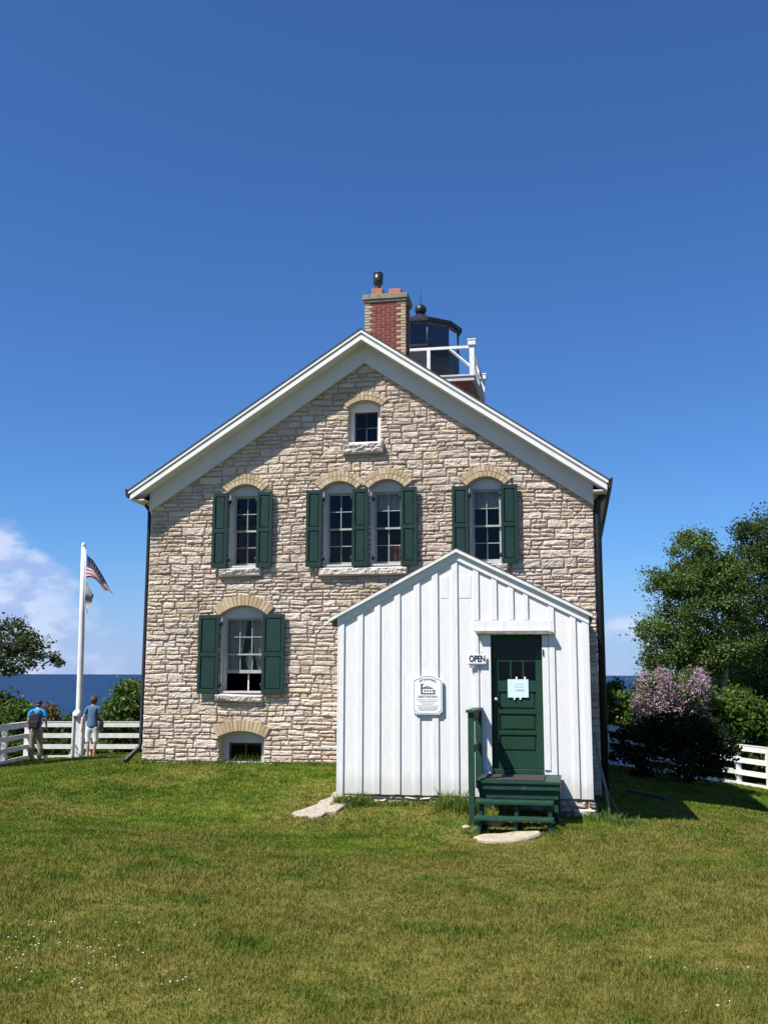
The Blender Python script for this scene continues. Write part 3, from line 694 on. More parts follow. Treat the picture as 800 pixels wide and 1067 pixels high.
# eaves: boxed soffit, gutters
for sx in (-1, 1):
    xw = XL if sx < 0 else XR; xe = -4.47 if sx < 0 else 4.345; ze = (apz - (sl_l if sx < 0 else sl_r) * abs(xe - apx)) - .19
    a, b = sorted((xw, xe))
    MB().box(a, b, YF + .045, YB - .05, ze - .005, ze + .02).build('eave_soffit', M['soffit'], house)
    xg = xe + sx * .0; g = MB(); prof = [(0, .09), (0, .0), (.03, -.03), (.09, -.03), (.11, .09)]
    pts = [(xg + sx * (px - .0), pz + ze + .085) for px, pz in prof]
    g.prism([(xg, ze + .19), (xg, ze + .05), (xg + sx * .03, ze + .03), (xg + sx * .08, ze + .06), (xg + sx * .105, ze + .22)], YF + .0, YB)
    g.build('gutter', M['gutter'], house)
# downspouts
d = MB(); d.tube([(-4.36, .12, 4.80), (-4.27, .08, 4.70), (-4.262, .08, 4.55), (-4.262, .08, .30), (-4.27, .06, .24), (-4.46, -.06, .02), (-4.50, -.09, -.03)], [.034, .034, .034, .034, .045, .05, .05], 8); d.build('downspout', M['gutter'], house)
d = MB(); d.tube([(4.30, .1, 4.75), (4.18, .07, 4.62), (4.172, .07, 4.5), (4.172, .07, -.35)], [.066] * 4, 8); d.build('downspout', M['gutter'], house)
# stains of black pipe end on the ground belong to the downspout

# chimney
ch = MB(); rng = random.Random(4); CY = 4.0; cx0, cx1 = -.86, .09; W_ = cx1 - cx0; yb = CY + .62
chz0, chz1 = 6.9, 10.17
chimney = MB().box(cx0 + .006, cx1 - .006, CY + .006, yb - .006, chz0, chz1 - .005).build('chimney', M['brickmortar'], house)
crs = .0685; nrow = int((chz1 - chz0) / crs); red = MB(); yel = MB()
for r in range(nrow):
    z1_ = chz1 - r * crs - .004; z0_ = z1_ - crs + .019; off = 0 if r % 2 == 0 else .5; bw = W_ / 4.5
    # front: 4.5 bricks; quoins cream (toothed), centre red
    xs_ = []; x = cx0
    pat = [1, 1, 1, 1, .5] if r % 2 == 0 else [.5, 1, 1, 1, 1]
    for i, pw in enumerate(pat):
        xa, xb = x + .009, x + pw * bw - .009; x += pw * bw
        isy = (i in (0, 4)) if True else False
        if r % 2 == 0 and i == 0: # header + stretcher tooth
            yel.box(xa, xa + bw * .72, CY - .004, CY + .02, z0_, z1_, rng.random()); red.box(xa + bw * .72 + .018, xb, CY - .004, CY + .02, z0_, z1_, rng.random()); continue
        (yel if isy else red).box(xa, xb, CY - .004 - rng.uniform(0, .002), CY + .02, z0_, z1_, rng.random())
    for xs0, sgn in ((cx1, 1), (cx0, -1)):
        y = CY; k = 0
        while y < yb - .02:
            l = .10 if (r % 2 == 0) == (k == 0) else .205
            y2 = min(y + l, yb); tgt = yel if (k == 0 or y2 > yb - .05) else (yel if sgn > 0 and k == 0 else red)
            xa, xb = sorted((xs0 + sgn * .004, xs0 - sgn * .02)); tgt.box(xa, xb, y + (.0 if k else -.003), y2 - .01, z0_, z1_, rng.random()); y = y2; k += 1
red.build('red_brickwork', M['brick_r'], chimney); yel.build('cream_brickwork', M['brick_y'], chimney)
MB().box(cx0 - .06, cx1 + .055, CY - .06, yb + .06, chz1, chz1 + .125).box(cx0 - .035, cx1 + .035, CY - .035, yb + .035, chz1 - .06, chz1).build('chimney_cap', M['concrete'], chimney, bevel=.012)
MB().box(-.74, -.47, CY + .14, CY + .44, chz1 + .15, chz1 + .345).build('chimney_pot', M['pot'], chimney, bevel=.02)
MB().box(-.33, -.04, CY + .14, CY + .44, chz1 + .15, chz1 + .31).build('chimney_pot', M['pot'], chimney, bevel=.02)
fl = MB().lathe([(.09, chz1 + .34), (.07, chz1 + .40), (.07, chz1 + .48), (.115, chz1 + .50), (.12, chz1 + .72), (.105, chz1 + .725), (.105, chz1 + .745), (.12, chz1 + .75), (.11, chz1 + .77)], 16, (-.61, CY + .29)).build('flue', M['flue'], chimney)

# tower and gallery
TX, TY, DZ = -.52, 10.5, 9.68; hs = 1.73
tower = MB().box(TX - 1.35, TX + 1.35, TY - 1.78, TY + 1.35, -1.2, 9.0).build('tower', M['deckwood'], house)
MB().add([(TX + a * 1.35, TY + b * 1.35, 9.0) for a, b in ((-1, -1), (1, -1), (1, 1), (-1, 1))] + [(TX + a * (hs - .08), TY + b * (hs - .08), DZ - .14) for a, b in ((-1, -1), (1, -1), (1, 1), (-1, 1))],
         [(0, 1, 5, 4), (1, 2, 6, 5), (2, 3, 7, 6), (3, 0, 4, 7)]).build('cornice', M['deckwood'], tower)
gal = MB().box(TX - hs, TX + hs, TY - hs, TY + hs, DZ - .14, DZ).box(TX - hs - .03, TX + hs + .03, TY - hs - .03, TY + hs + .03, DZ - .02, DZ + .03).build('gallery', mat('grey_deck_paint', (.52, .52, .53), (.42, .42, .43), rough=.6), house, bevel=.005)
rl = MB()
cor = [(-1, -1), (1, -1), (1, 1), (-1, 1)]
for a, b in cor:
    px, py = TX + a * (hs - .06), TY + b * (hs - .06)
    rl.box(px - .065, px + .065, py - .065, py + .065, DZ + .03, DZ + .95)
    rl.box(px - .105, px + .105, py - .105, py + .105, DZ + .86, DZ + 1.00)
    rl.box(px - .12, px + .12, py - .12, py + .12, DZ + 1.00, DZ + 1.03)
for i in range(4):
    (a, b), (c, d_) = cor[i], cor[(i + 1) % 4]
    p0 = Vector((TX + a * (hs - .06), TY + b * (hs - .06), 0)); p1 = Vector((TX + c * (hs - .06), TY + d_ * (hs - .06), 0)); dv = (p1 - p0).normalized()
    if i == 0: zs_ = (DZ + .83,)
    else: zs_ = (DZ + .83, DZ + .46)
    for z in zs_:
        x0, x1 = sorted((p0.x + dv.x * .064, p1.x - dv.x * .064)); y0, y1 = sorted((p0.y + dv.y * .064, p1.y - dv.y * .064))
        if abs(dv.x) > .5: rl.box(x0, x1, p0.y - .03, p0.y + .03, z - .035, z + .035)
        else: rl.box(p0.x - .03, p0.x + .03, y0, y1, z - .035, z + .035)
    nmid = 3 if i == 0 else 2
    for k in range(1, nmid):
        q_ = p0 + (p1 - p0) * (k / nmid)
        if i == 0: q_ = p0 + (p1 - p0) * (.0 + (.64 if k == 1 else .02 + .0)); 
        if i == 0 and k == 2: continue
        rl.box(q_.x - .045, q_.x + .045, q_.y - .046, q_.y + .046, DZ + .031, DZ + .795)
bx, by = TX + hs - .06, TY - hs + .06
rl.tube([(bx - .07, by, DZ + .28), (bx - .62, by - .0, DZ + .80)], .04, 4, smooth=False)
rl.build('gallery_railing', M['fence'], gal)
# lantern room: ten-sided
ST = pi / 10
lan = MB().lathe([(1.13, DZ + .03), (1.13, DZ + 1.10), (1.17, DZ + 1.12), (1.17, DZ + 1.18), (1.08, DZ + 1.19)], 10, (TX, TY), ST, smooth=False).build('lantern_room', M['black'], house)
fr = MB()
for k in range(10):
    th = ST + 2 * pi * k / 10; fr.tube([(TX + 1.11 * sin(th), TY - 1.11 * cos(th), DZ + 1.18), (TX + 1.11 * sin(th), TY - 1.11 * cos(th), DZ + 1.86)], .024, 6)
fr.lathe([(1.08, DZ + 1.80), (1.14, DZ + 1.81), (1.14, DZ + 1.87), (1.08, DZ + 1.88)], 10, (TX, TY), ST, smooth=False)
fr.build('glazing_bar', mat('grey_iron', (.10, .11, .12), (.06, .06, .07), rough=.4), lan)
gl = MB(); R = 1.10
for k in range(10):
    a, b = ST + 2 * pi * k / 10, ST + 2 * pi * (k + 1) / 10
    gl.add([(TX + R * sin(a), TY - R * cos(a), DZ + 1.18), (TX + R * sin(b), TY - R * cos(b), DZ + 1.18), (TX + R * sin(b), TY - R * cos(b), DZ + 1.80), (TX + R * sin(a), TY - R * cos(a), DZ + 1.80)], [(0, 1, 2, 3)])
gl.build('glass', M['lanternglass'], lan)
MB().lathe([(.22, DZ + .9), (.26, DZ + 1.2), (.22, DZ + 1.25), (.30, DZ + 1.4), (.26, DZ + 1.62), (.10, DZ + 1.7)], 12, (TX, TY)).build('lens', M['shade_amber'], lan)
MB().lathe([(1.16, DZ + 1.86), (1.23, DZ + 1.86), (1.23, DZ + 1.95), (.25, DZ + 2.36), (.16, DZ + 2.44), (.10, DZ + 2.44)], 10, (TX, TY), ST, smooth=False).build('lantern_roof', M['black'], lan)
MB().lathe([(.17, DZ + 2.38), (.17, DZ + 2.42), (.09, DZ + 2.46)] + [(.175 * sin(t), DZ + 2.60 - .175 * cos(t)) for t in np.linspace(.5, pi - .05, 10)], 18, (TX, TY)).build('ventilator_ball', M['black'], lan)
MB().tube([(TX, TY, DZ + 2.76), (TX, TY, DZ + 3.3)], .010, 5).build('lightning_rod', M['black'], lan)

# ------------------------------------------------------------------ SHED
shed = tag(empty('shed', h2w(2.07, -3.2, 0), -YAW), 'white board-and-batten entry shed built against the stone house front', 'shed')
OX, OY = 2.07, -3.2
def sx_(x): return x - OX
SW0, SW1, SAX, SAZ = .27, 3.90, 2.035, 3.42
s_l = (SAZ - 2.40) / (SAX - .108); s_r = (SAZ - 2.445) / (3.985 - SAX)
def shtop(x): return SAZ - (s_l if x < SAX else s_r) * abs(x - SAX)
class SB(MB):
    def build(s, name, m, parent=shed, bevel=0.0):
        s.v = [(x - OX, y - OY, z) for x, y, z in s.v]; return MB.build(s, name, m, parent, bevel)
YS = -3.2
# front wall with door opening (planks side by side), side walls
wl = slab('wall', [(SW0 - OX, -.13), (2.52 - OX, -.13), (2.52 - OX, 2.16), (3.255 - OX, 2.16), (3.255 - OX, -.13), (SW1 - OX, -.13), (SW1 - OX, shtop(SW1) - .05), (SAX - OX, SAZ - .05), (SW0 - OX, shtop(SW0) - .05)], [], 0, .05, M['white'], shed)
SB().box(SW0, SW0 + .05, YS + .05, -.03, -.13, shtop(SW0) - .06).build('wall', M['white'])
SB().box(SW1 - .05, SW1, YS + .05, -.03, -.13, shtop(SW1) - .06).build('wall', M['white'])
bt = None
def batten(x0, x1, z0, z1=None):
    yb_ = YS - .022
    t0 = shtop(x0) - .15 if z1 is None else z1; t1 = shtop(x1) - .15 if z1 is None else z1
    SB().prism([(x0, z0), (x1, z0), (x1, t1), (x0, t0)], yb_, YS).build('batten', M['white'], bevel=.004)
for a, b in ((.545, .63), (.80, .89), (1.10, 1.19), (1.395, 1.485), (1.665, 1.755), (1.955, 2.045)): batten(a, b, -.125)
for a, b in ((2.275, 2.355), (2.54, 2.62), (2.78, 2.86)): batten(a, b, 2.37)
batten(3.00, 3.07, 2.37); batten(2.275, 2.345, 1.1, 2.21)
for a, b in ((3.355, 3.435), (3.66, 3.74)): batten(a, b, -.125)
for z in (): pass
for y in np.arange(-2.9, -.2, .32):
    SB().box(SW1, SW1 + .022, y, y + .07, -.125, shtop(SW1) - .12).build('batten', M['white'], bevel=.004); SB().box(SW0 - .022, SW0, y, y + .07, -.125, shtop(SW0) - .12).build('batten', M['white'], bevel=.004)
SB().box(SW0 - .004, SW0 + .075, YS - .024, YS + .0, -.13, shtop(SW0) - .14).box(SW0 - .024, SW0 - .004, YS - .024, YS + .07, -.13, shtop(SW0) - .14).build('corner_board', M['white'], bevel=.004)
SB().box(SW1 - .075, SW1 + .004, YS - .024, YS + .0, -.13, shtop(SW1) - .14).box(SW1 + .004, SW1 + .024, YS - .024, YS + .07, -.13, shtop(SW1) - .14).build('corner_board', M['white'], bevel=.004)
rk = SB()
for x0, s_ in ((SW0 - .03, s_l), (SW1 + .03, s_r)):
    rk.prism([(SAX, SAZ - .045), (x0, shtop(x0) - .045), (x0, shtop(x0) - .165), (SAX, SAZ - .165)], YS - .036, YS)
rk.build('rake_board', M['white'], bevel=.004)
rk = SB()
for x0 in (.108, 3.985):
    ca = atan(s_l if x0 < SAX else s_r)
    rk.prism([(SAX, SAZ), (x0, shtop(x0)), (x0, shtop(x0) - .045), (SAX, SAZ - .045)], YS - .085, -.03)
rk.build('roof', mat('white_roof_edge', (.72, .73, .72), (.55, .56, .54), rough=.6))
mossy = mat('mossy_grey_wood', (.16, .17, .10), (.10, .12, .06), rough=.9)
for x0 in (.13, 3.965): SB().prism([(x0, shtop(x0) - .046), (SW0 - .03 if x0 < 1 else SW1 + .03, shtop(SW0 - .03 if x0 < 1 else SW1 + .03) - .046), (SW0 - .03 if x0 < 1 else SW1 + .03, shtop(x0) - .13), (x0, shtop(x0) - .11)], YS + .08, -.04).build('eave_board', mossy)
sh_ = SB().prism([(SAX, SAZ + .025), (.09, shtop(.09) + .025), (.09, shtop(.09) + .002), (SAX, SAZ + .002)], YS + .0, -.03).prism([(SAX, SAZ + .025), (4.0, shtop(4.0) + .025), (4.0, shtop(4.0) + .002), (SAX, SAZ + .002)], YS + .0, -.03).build('roofing_felt', M['shingle'])
# lintel, casing, cap
SB().box(2.27, 3.40, YS - .026, YS, 2.215, 2.365).build('lintel', M['white'], bevel=.003)
SB().prism([(2.315, 2.175), (3.42, 2.16), (3.42, 2.200), (2.315, 2.213)], YS - .12, YS).build('drip_cap', mat('worn_grey_white_wood', (.26, .25, .21), (.14, .13, .10), scale=14, rough=.8), bevel=.002)
SB().box(2.375, 2.52, YS - .02, YS + .05, .26, 2.17).box(3.255, 3.345, YS - .02, YS + .05, .26, 2.155).build('door_frame', M['white'], bevel=.003)
SB().box(2.52, 3.255, YS + .0, YS + .16, .20, .262).build('threshold', M['stepgreen'], bevel=.004)
# raised patch panels near the peak
SB().box(1.79, 1.91, YS - .004, YS, 2.70, 3.02).build('patch_panel', M['white'], bevel=.002)
SB().box(2.065, 2.245, YS - .005, YS, 2.70, 3.03).build('patch_panel', M['white'], bevel=.002)
# door
yd = YS + .075; dx0, dx1, dz0, dz1 = 2.528, 3.248, .265, 2.152
dm = SB(); st = .095; fr_ = lambda a, b, c, d_: dm.box(a, b, yd, yd + .045, c, d_)
fr_(dx0, dx0 + st, dz0, dz1); fr_(dx1 - st, dx1, dz0, dz1)
rails = [(dz0, .50), (.735, .79), (1.03, 1.09), (1.345, 1.50), (2.065, dz1)]
for a, b in rails: dm.box(dx0 + st, dx1 - st, yd + .0006, yd + .0444, a, b)
for (a, b) in ((.50, .735), (.79, 1.03), (1.09, 1.345)):
    dm.box(dx0 + st, dx1 - st, yd + .024, yd + .036, a, b); dm.box(dx0 + st + .03, dx1 - st - .03, yd + .012, yd + .024, a + .03, b - .03)
for k in (1, 2):
    x = dx0 + st + (dx1 - dx0 - 2 * st) * k / 3; dm.box(x - .012, x + .012, yd + .003, yd + .04, 1.50, 2.065)
dm.box(dx0 + st, dx1 - st, yd + .005, yd + .038, 1.775, 1.80)
door = dm.build('door', M['doorgreen'], bevel=.004)
SB().box(dx0 + st, dx1 - st, yd + .02, yd + .024, 1.50, 2.065).build('glass', M['glass'], door)
SB().lathe([(.006, 0), (.006, .03), (.02, .035), (.026, .05), (.018, .065)], 12).build('door_knob', M['metalknob'], door)
kn = door.children[-1]
for o in door.children:
    if o.name.startswith('door_knob'):
        me = o.data
        for v in me.vertices:
            x, y, z = v.co.x + OX, v.co.y + OY, v.co.z
            v.co = (dx0 + .06 - OX + x, yd - z - OY, 1.235 + y)
SB().box(2.53, 3.245, YS + 1.0, YS + 1.02, .2, 2.2).box(.4, 3.8, YS + 1.0, YS + 1.02, .2, 2.0).build('interior_wall', M['dark'])  # added near-black sheets darken the view through the door glass
SB().box(3.262, 3.276, YS - .035, YS - .02, 1.86, 1.95).build('hook', M['black'])
# foundation
fs_ = subtract(split_stones(SW0 + .05, SW1 + .07, -.62, -.14, random.Random(23), .8), (0, 0, 0, 0))
stones('foundation', fs_, lambda u, v, d: (u - OX, -d + .03, v), seed=6, parent=shed, res=.03, prot=(.02, .06))
fs_ = split_stones(.02, 3.1, -.72, -.14, random.Random(24), .9)
stones('foundation', fs_, lambda u, v, d: (SW1 - OX + d - .0, u, v), seed=16, parent=shed, res=.05)
stones('foundation', fs_, lambda u, v, d: (SW0 - OX - d + .05, u, v), seed=17, parent=shed, res=.05)
SB().box(SW0 + .12, SW1 - .03, YS + .06, -.05, -.7, -.135).build('foundation', M['mortar'])

# plaque
pl = tag(empty('plaque', h2w(1.60, YS - .03, 1.30), -YAW), 'white plaque with a small station drawing and grey lettering on the shed wall', 'plaque')
PW, PH = .43, .565
def notch(w, h, r=.035):
    p = []; 
    for cx_, cz_, a0 in ((w / 2, -h / 2, 90), (w / 2, h / 2 - .05, 180), (-w / 2, h / 2 - .05, 270), (-w / 2, -h / 2, 0)): pass
    p = [(-w / 2 + r, -h / 2), (w / 2 - r, -h / 2), (w / 2 - r, -h / 2 + r * .6), (w / 2, -h / 2 + r), (w / 2, h / 2 - .07), (w / 2 - .04, h / 2 - .045)]
    p += [(x, h / 2 - .045 + .045 * (1 - (x / (w / 2 - .06)) ** 2)) for x in np.linspace(w / 2 - .06, -w / 2 + .06, 9)]
    p += [(-w / 2 + .04, h / 2 - .045), (-w / 2, h / 2 - .07), (-w / 2, -h / 2 + r), (-w / 2 + r, -h / 2 + r * .6)]
    return p
MB().prism(notch(PW, PH), -.022, .0).build('board', M['signwhite'], pl)
o_out = notch(PW - .03, PH - .03); o_in = notch(PW - .042, PH - .042)
bd = MB(); n_ = len(o_out)
for i in range(n_):
    j2 = (i + 1) % n_; bd.prism([o_out[i], o_out[j2], o_in[j2], o_in[i]], -.0245, -.021)
bd.build('border', M['greyink'], pl)
ww_ = 'POTTAWATOMIE'
for i, chh in enumerate(ww_):
    t = (i - (len(ww_) - 1) / 2) / len(ww_) * 1.25; R = .21
    text('lettering', chh, .036, M['greyink'], pl, (R * sin(t), -.0235, .02 + R * cos(t) * .95), roll=-t, bold=.001)
dr = MB(); dr.box(-.10, .11, -.0245, -.021, .005, .022).box(-.10, -.075, -.0245, -.021, .022, .14).box(-.105, -.055, -.0245, -.021, .14, .152).box(-.075, .07, -.0245, -.021, .085, .10)
dr.prism([(-.075, .10), (.0, .125), (.08, .085), (.08, .076), (.0, .113), (-.075, .09)], -.0245, -.021)
for x in (-.05, -.01, .03, .07): dr.box(x, x + .02, -.0245, -.021, .04, .066)
dr.box(.095, .11, -.0245, -.021, .022, .07)
dr.build('station_drawing', mat('dark_grey_print', (.07, .075, .08), None, rough=.6), pl)
text('lettering', 'LIGHT STATION', .040, M['greyink'], pl, (0, -.0235, -.03), bold=.001)
ru = MB(); rng = random.Random(2)
ru.box(-.17, .17, -.0245, -.021, -.076, -.072).box(-.17, .17, -.0245, -.021, -.160, -.157)
for z, l in ((-.098, .13), (-.118, .10), (-.138, .07), (-.178, .14), (-.194, .14), (-.210, .14), (-.226, .12)):
    x = -l
    while x < l:
        wdt = rng.uniform(.015, .04); ru.box(x, min(x + wdt, l), -.0238, -.021, z - .003, z + .003); x += wdt + .008
ru.build('fine_print', M['greyink'], pl)

# OPEN sign
sg = tag(empty('open_sign', h2w(2.325, YS - .05, 1.80), -YAW), 'small white OPEN sign hanging on a string left of the green door', 'sign')
RT = Matrix.Rotation(radians(2.5), 4, 'Y')
MB().box(-.125, .13, -.012, .0, -.055, .075).build('board', M['signwhite'], sg, bevel=.002)
text('lettering', 'OPEN', .125, M['ink'], sg, (.002, -.0135, .012), squeeze=.72, bold=.0045)
MB().box(-.125, .13, -.0125, .001, -.072, -.055).build('edge', M['signblue'], sg)
MB().tube([(-.01, -.006, .16), (.10, -.006, .075)], .0025, 4).tube([(-.01, -.006, .16), (-.02, -.006, .075)], .0025, 4).build('string', M['greyink'], sg)
MB().box(-.11, -.03, -.01, .01, -.115, -.072).build('bracket', mat('grey_metal_box', (.25, .26, .28), None, rough=.5), sg)  # grey box put in for the small shadow below the sign
# paper notice on the door
nt_ = tag(empty('paper_notice', h2w(2.90, yd - .006, 1.393), -YAW), 'pale blue paper notice taped to the green door glass', 'notice')
MB().box(-.148, .148, -.003, .0, -.129, .129).build('sheet', M['paper'], nt_)
ln = MB(); rng = random.Random(3)
for z, l in ((.06, .05), (.02, .06), (-.02, .05), (-.035, .07)):
    x = -l + .02
    while x < l + .02: wdt = rng.uniform(.012, .03); ln.box(x, x + wdt, -.0042, -.002, z - .004, z + .004); x += wdt + .008
ln.build('fine_print', M['greyink'], nt_)
tp = MB()
for x, z in ((-.02, .145), (.10, .145), (-.055, -.14), (.03, -.138)): tp.box(x - .012, x + .012, -.0045, -.001, z - .02, z + .02)
tp.build('tape', M['signwhite'], nt_)

# ------------------------------------------------------------------ STEPS
stp = tag(empty('wooden_steps', h2w(2.9, -3.75, -.35), -YAW), 'dark green wooden steps with one handrail below the shed door', 'steps')
class PB(MB):
    def build(s, name, m=M['stepgreen'], bevel=.004):
        s.v = [(x - 2.9, y + 3.75, z + .35) for x, y, z in s.v]; return MB.build(s, name, m, stp, bevel)
pb = PB()
yy = -4.24
while yy < -3.25: pb.box(2.385, 3.485, yy, min(yy + .135, -3.235), .165, .200); yy += .141
pb.build('platform')
PB().box(2.40, 3.475, -4.22, -4.19, .085, .163).box(2.42, 3.46, -4.18, -4.15, -.03, .083).box(3.455, 3.48, -4.15, -3.25, -.05, .16).build('apron_board')
PB().box(2.40, 3.40, -4.50, -4.23, -.072, -.034).build('tread')
PB().box(2.40, 3.40, -4.78, -4.52, -.242, -.207).build('tread')
for x in (2.44, 2.90, 3.33): PB().prism([(0, 0)] * 0 or [(x, -.42), (x + .045, -.42), (x + .045, -.074), (x, -.074)], -4.45, -4.20).build('stringer')
for x in (2.44, 2.90, 3.33): PB().box(x, x + .045, -4.74, -4.455, -.45, -.243).build('stringer')
PB().box(2.42, 2.50, -3.33, -3.25, -.5, .163).build('post'); PB().box(3.38, 3.46, -3.33, -3.25, -.5, .163).build('post'); PB().box(3.40, 3.455, -4.14, -4.09, -.5, .163).build('post')
PB().box(2.292, 2.372, -4.33, -4.25, -.50, 1.085).build('rail_post'); PB().box(2.285, 2.380, -3.30, -3.225, .0, 1.085).build('rail_post')
PB().box(2.268, 2.395, -4.37, -3.225, 1.087, 1.122).build('handrail')
PB().box(2.315, 2.350, -4.249, -3.301, .96, 1.085).box(2.315, 2.350, -4.249, -3.301, .55, .64).build('side_rail')
mt = tag(MB().box(-.42, .42, -.36, .36, 0, .016).build('doormat', M['rubber'], None, .004), 'black rubber doormat on the green steps platform', 'doormat')
mt.location = h2w(2.86, -3.84, .202); mt.rotation_euler = (0, 0, -YAW)

# ------------------------------------------------------------------ ground pieces
def ground_slab(name, poly, th, m, label, cat, seed=0, dz=.0, sub=True):
    bm = bmesh.new(); cx_ = sum(p[0] for p in poly) / len(poly); cy_ = sum(p[1] for p in poly) / len(poly)
    rings = []
    for s_, dz_ in ((1.0, -.05), (1.0, th * .6), (.95, th), (.6, th * 1.05), (.3, th * 1.05)):
        rings.append([bm.verts.new((cx_ + (x - cx_) * s_ + mnoise.noise(Vector((x * 5, y * 5, seed))) * .02, cy_ + (y - cy_) * s_, ground(cx_ + (x - cx_) * s_, cy_ + (y - cy_) * s_) + dz_ + dz + mnoise.noise(Vector((x * 4, y * 4, s_ * 3 + seed))) * th * .3)) for x, y in poly])
    n = len(poly)
    for a, b in zip(rings[:-1], rings[1:]):
        for i in range(n): bm.faces.new((a[i], a[(i + 1) % n], b[(i + 1) % n], b[i]))
    c = bm.verts.new((cx_, cy_, ground(cx_, cy_) + th * 1.05 + dz))
    for i in range(n): bm.faces.new((rings[-1][i], rings[-1][(i + 1) % n], c))
    me = bpy.data.meshes.new(name); bm.to_mesh(me); bm.free(); me.materials.append(m); o = bpy.data.objects.new(name, me); COL.objects.link(o)
    return tag(o, label, cat)
ground_slab('flagstone', FSTONE, .055, M['flagstone'], 'flat oval flagstone set in the grass before the green steps', 'stepping stone', 3)
ground_slab('splash_apron', APRON, .03, M['gravel'], 'rough pale concrete apron at the left corner of the white shed', 'concrete apron', 5, .02)
rng = random.Random(12)
for i, (hx, hy, r, lb) in enumerate(((2.27, -4.50, .04, 'small tan stone at the foot of the handrail post'), (2.48, -4.92, .045, 'small brown stone under the lowest green tread'), (2.62, -4.25, .10, 'rounded tan stone under the green steps'))):
    p = h2w(hx, hy); bm = bmesh.new(); bmesh.ops.create_icosphere(bm, subdivisions=3, radius=r)
    for v in bm.verts: v.co = Vector((v.co.x * 1.4, v.co.y, v.co.z * .75)) * (1 + .25 * mnoise.noise(v.co * 14 + Vector((i, 0, 0))))
    me = bpy.data.meshes.new('field_stone'); bm.to_mesh(me); bm.free(); me.materials.append(M['flagstone']); o = bpy.data.objects.new('field_stone', me); COL.objects.link(o)
    o.location = (p.x, p.y, ground(p.x, p.y) + r * .45); tag(o, lb, 'stone', 'loose stones by the steps')
def stick(pts, r0, r1, label):
    o = MB().tube(pts, list(np.linspace(r0, r1, len(pts))), 7).build('stick', M['stick']); tag(o, label, 'stick', 'sticks leaning on the house corner')
a = Vector((3.18, 14.75, ground(3.18, 14.75) - .03)); b = h2w(4.06, -.10, 1.3) ; b = h2w(3.97, -2.7, .75)
stick([a, a.lerp(b, .35) + Vector((.02, 0, .01)), a.lerp(b, .7) + Vector((-.01, 0, 0)), b], .022, .016, 'thick straight grey stick leaning against the shed corner')
a = Vector((3.50, 15.1, ground(3.50, 15.1) - .03)); b = h2w(4.10, -.6, .55); b = Vector((3.42, 16.3, .0))
stick([a, a.lerp(b, .3) + Vector((-.05, 0, -.01)), a.lerp(b, .65) + Vector((-.05, 0, 0)), h2w(4.08, -1.6, .15)], .014, .008, 'thin crooked grey stick to the right of the thick one')
p0 = Vector((4.45, 19.0)); p1 = Vector((4.98, 18.45)); 
z0_, z1_ = ground(*p0) + .05, ground(*p1) + .05
o = MB().box(-.40, .40, -.06, .06, -.02, .02).build('plank', M['bark'], None, .004); tag(o, 'weathered plank lying on the shaded grass right of the house', 'plank')
o.location = ((p0.x + p1.x) / 2, (p0.y + p1.y) / 2, (z0_ + z1_) / 2); o.rotation_euler = (0, atan2(z0_ - z1_, .76), atan2(p1.y - p0.y, p1.x - p0.x))

# weeds along the bases
def blades(name, pts, hgt, wid, m, label, cat, spread=.05, per=26, kind='stuff'):
    V = []; F = []; F3 = []; T = []; n = 0
    for (x, y, s_) in pts:
        for k in range(per):
            px, py = x + random.gauss(0, spread), y + random.gauss(0, spread * .6); z = ground(px, py) - .01; h = hgt * s_ * random.uniform(.4, 1.2)
            th = random.uniform(0, 2 * pi); la = random.uniform(0, 2 * pi); ln_ = h * random.uniform(.1, .7); w_ = wid * random.uniform(.6, 1.4)
            ax, ay = cos(th) * w_ / 2, sin(th) * w_ / 2; lx, ly = cos(la) * ln_, sin(la) * ln_
            V += [(px - ax, py - ay, z), (px + ax, py + ay, z), (px + ax + lx * .35, py + ay + ly * .35, z + h * .6), (px - ax + lx * .35, py - ay + ly * .35, z + h * .6), (px + lx, py + ly, z + h * .95)]
            F.append((n, n + 1, n + 2, n + 3)); F3.append((n + 3, n + 2, n + 4)); T += [random.random()] * 5; n += 5
    return tag(npmesh(name, np.array(V), [np.array(F), np.array(F3)], m, tint=T), label, cat, None, kind)
pts = []
for i in range(34): p = h2w(random.uniform(.28, .75), -3.30 - random.random() * .12); pts.append((p.x, p.y, random.uniform(.7, 1.2)))
for i in range(60): p = h2w(random.uniform(1.75, 2.3), -3.35 - random.random() * .45); pts.append((p.x, p.y, random.uniform(.8, 1.7)))
for i in range(70): p = h2w(random.uniform(.3, 3.95), -3.33 - random.random() * .1); pts.append((p.x, p.y, random.uniform(.35, .75)))
for i in range(40): p = h2w(random.uniform(2.3, 3.5), -4.55 - random.random() * .35); pts.append((p.x, p.y, random.uniform(.25, .6)))
for i in range(60): p = h2w(random.uniform(-4.2, .25), -.08 - random.random() * .08); pts.append((p.x, p.y, random.uniform(.3, .7)))
for i in range(22): p = h2w(random.uniform(3.8, 4.6), -3.2 - random.random() * .5); pts.append((p.x, p.y, random.uniform(.5, 1.0)))
blades('weeds', pts, .17, .010, M['weed'], 'long uncut grass and weeds along the shed and house foot', 'weeds', .05, 22)
pts = []
for i in range(16): p = h2w(random.uniform(-2.62, -1.95), -.05); pts.append((p.x, p.y, random.uniform(.6, 1.2)))
blades('window_weeds', pts, .22, .008, M['weed'], 'thin weeds standing before the basement window', 'weeds', .03, 6)
